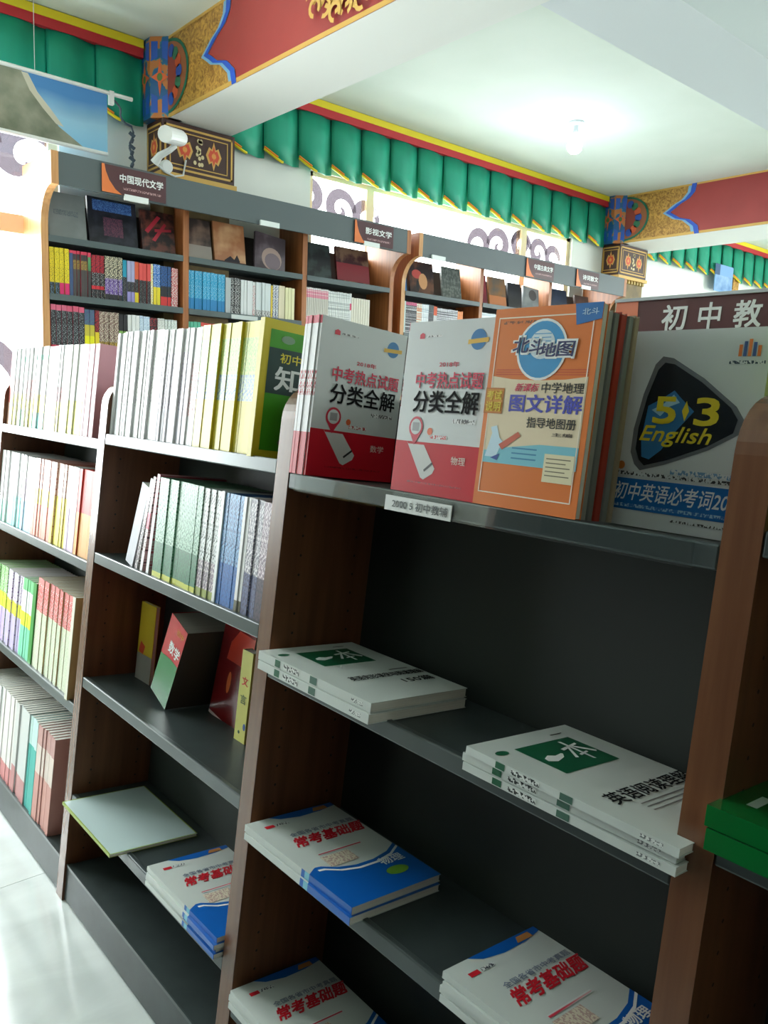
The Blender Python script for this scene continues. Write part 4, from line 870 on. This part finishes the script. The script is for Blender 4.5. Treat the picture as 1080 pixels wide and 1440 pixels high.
cr.color_ramp.elements[0].position = .15; cr.color_ramp.elements[0].color = (*lin((120, 180, 214)), 1); cr.color_ramp.elements[1].position = 1.1; cr.color_ramp.elements[1].color = (*lin((64, 126, 184)), 1)
e = cr.color_ramp.elements.new(.6); e.color = (*lin((150, 196, 222)), 1)
bw0, bw1 = .55-1.2, 1.885-1.2; bz0, bz1 = 2.795-3.0, 3.105-3.0
b = MB(); b.box(bw0, bw1, -.001, .001, bz0, bz1); b.build('printed_sheet', SKY, r)
for z, xa, xb, nm in ((bz1+.008, bw0, 2.03-1.2, 'top_rod'), (bz0-.008, bw0, bw1, 'bottom_rod')):
    b = MB(); b.tube([(xa, 0, z), (xb, 0, z)], .011, 10); b.build(nm, mat((226, 228, 226), .35), r, smooth=False)
b = MB(); b.box(bw1+.01, bw1+.035, -.014, .012, bz1-.05, bz1+.02); b.build('rod_bracket', mat((220, 222, 220), .4), r)
F_ = Face(r, (bw0, -.001, bz0), (1, 0, 0), (0, 0, 1), bw1-bw0, bz1-bz0)
F_.poly('grey_hill', [(0, 0), (.90, 0), (.86, .10), (.80, .25), (.76, .45), (.72, .62), (.69, .85), (.66, 1), (0, 1)], noise_mat('rocky_hill', (96, 104, 84), (150, 150, 132), (1, 1, 1), 7, .3, .7, .6), .0008)
F_.poly('pale_path', [(.66, .98), (.69, .72), (.74, .48), (.79, .28), (.82, .26), (.77, .50), (.72, .72), (.685, .98)], mat((196, 190, 172), .5), .0014)
for x in (.7, 1.5): b = MB(); b.tube([(x-1.2, 0, bz1+.018), (x-1.2, 0, CZ-3.0)], .002, 5); b.build('hanging_string', mat((200, 200, 200), .5), r)
# the tied-up cord by the rod's end
b = MB(); pts = [(1.92+.07*(k/6)+.015*math.sin(k), 4.61, 3.08-.018*k) for k in range(7)]+[(2.02+.012*math.sin(k*1.3), 4.61, 2.965-.03*k) for k in range(10)]
b.tube(pts, .006, 6)
for k in range(7): z = 2.93-.033*k; b.tube([(2.005+.02*(k % 2), 4.605, z), (2.035-.02*(k % 2), 4.60, z-.02)], .010, 6)
o = b.build('knotted_cord', mat((60, 72, 84), .6)); tag(o, 'dark knotted cord hanging beside the banner rod', 'cord')
# CCTV camera
r = empty('security_camera', (2.25, 4.55, 2.83)); tag(r, 'white bullet security camera on the first painted column', 'camera')
Wp = mat((232, 234, 232), .3)
ax = Matrix.Translation((-.05, -.10, .09))@Vector((-.80, -.56, -.16)).to_track_quat('Z', 'Y').to_matrix().to_4x4()
b = MB(); b.lathe([(.0, -.10), (.034, -.10), (.040, -.09), (.040, .08), (.036, .085)], 20, 0, ax); b.build('camera_body', Wp, r, smooth=True)
b = MB(); b.lathe([(.0405, -.07), (.045, -.07), (.045, .10), (.0405, .10)], 20, 0, ax); b.build('sun_shield', Wp, r)
b = MB(); b.lathe([(.0, .084), (.035, .084), (.035, .09), (.0, .09)], 16, 0, ax); b.build('lens_glass', mat((206, 210, 212), .15), r)
b = MB(); b.tube([(-.03, -.08, .05), (-.06, -.07, .02), (-.10, -.03, -.01), (-.12, .0, -.05)], [.016, .016, .02, .026], 10); b.build('bracket_arm', Wp, r)
b = MB(); b.lathe([(.038, 0), (.038, .02), (.03, .03)], 16, 0, Matrix.Translation((-.03, .047, -.045))@Matrix.Rotation(R(90), 4, 'X')); b.build('mount_plate', Wp, r)
b = MB(); b.tube([(-.11, .0, -.05), (-.04, .02, -.08), (.02, .03, -.09), (.08, .04, -.07), (.1, .046, .02)], .006, 6); b.build('cable', mat((220, 222, 220), .5), r)
# ceiling lamps
def lamp(x, y, label, power=3, vis=True):
    r = empty('ceiling_lamp', (x, y, CZ)); tag(r, label, 'lamp')
    b = MB(); b.lathe([(.055, -.0005), (.055, -.012), (.045, -.022), (.02, -.026), (.02, -.06), (.024, -.075), (.016, -.08)][::-1], 20); b.build('lamp_holder', mat((206, 210, 208), .4), r)
    b = MB(); b.lathe([(.016, -.075), (.02, -.09), (.042, -.12), (.054, -.155), (.05, -.19), (.03, -.21), (.004, -.218)], 20)
    em = mat((206, 226, 255), .5, emit=30.0, name='lit_bulb'); b.build('bulb', em, r, smooth=True)
    l = bpy.data.lights.new('bulb_light', 'POINT'); l.energy = power; l.color = (.82, .9, 1); l.shadow_soft_size = .05
    o = bpy.data.objects.new('bulb_light', l); o.location = (0, 0, -.30); o.parent = r; C.objects.link(o)
lamp(4.95, 3.74, 'lit white bulb on the ceiling above the far bookcases')
# second picture far right
r = bx('wall_poster', 0, .42, -.008, 0, 0, .3, mat((120, 160, 206), .5)); r.location = (8.98, WY-.09, 2.86); tag(r, 'small blue picture hanging under the far right valance', 'poster')
F_ = Face(r, (0, -.008, 0), (1, 0, 0), (0, 0, 1), .42, .3); F_.rect('printed_panel', .05, .05, .95, .6, noise_mat('poster_print', (150, 180, 214), (90, 130, 180), (1, 1, 1), 9, .3, .7, .5), .001); F_.rect('dark_edge', 0, .6, .25, 1, mat((50, 80, 120), .5), .0012)
r = bx('gilded_block', 0, .14, -.06, 0, 0, .17, GOLD); r.location = (9.5, WY, 2.93); tag(r, 'gilded carved block on wall right of the small blue picture', 'ornament')
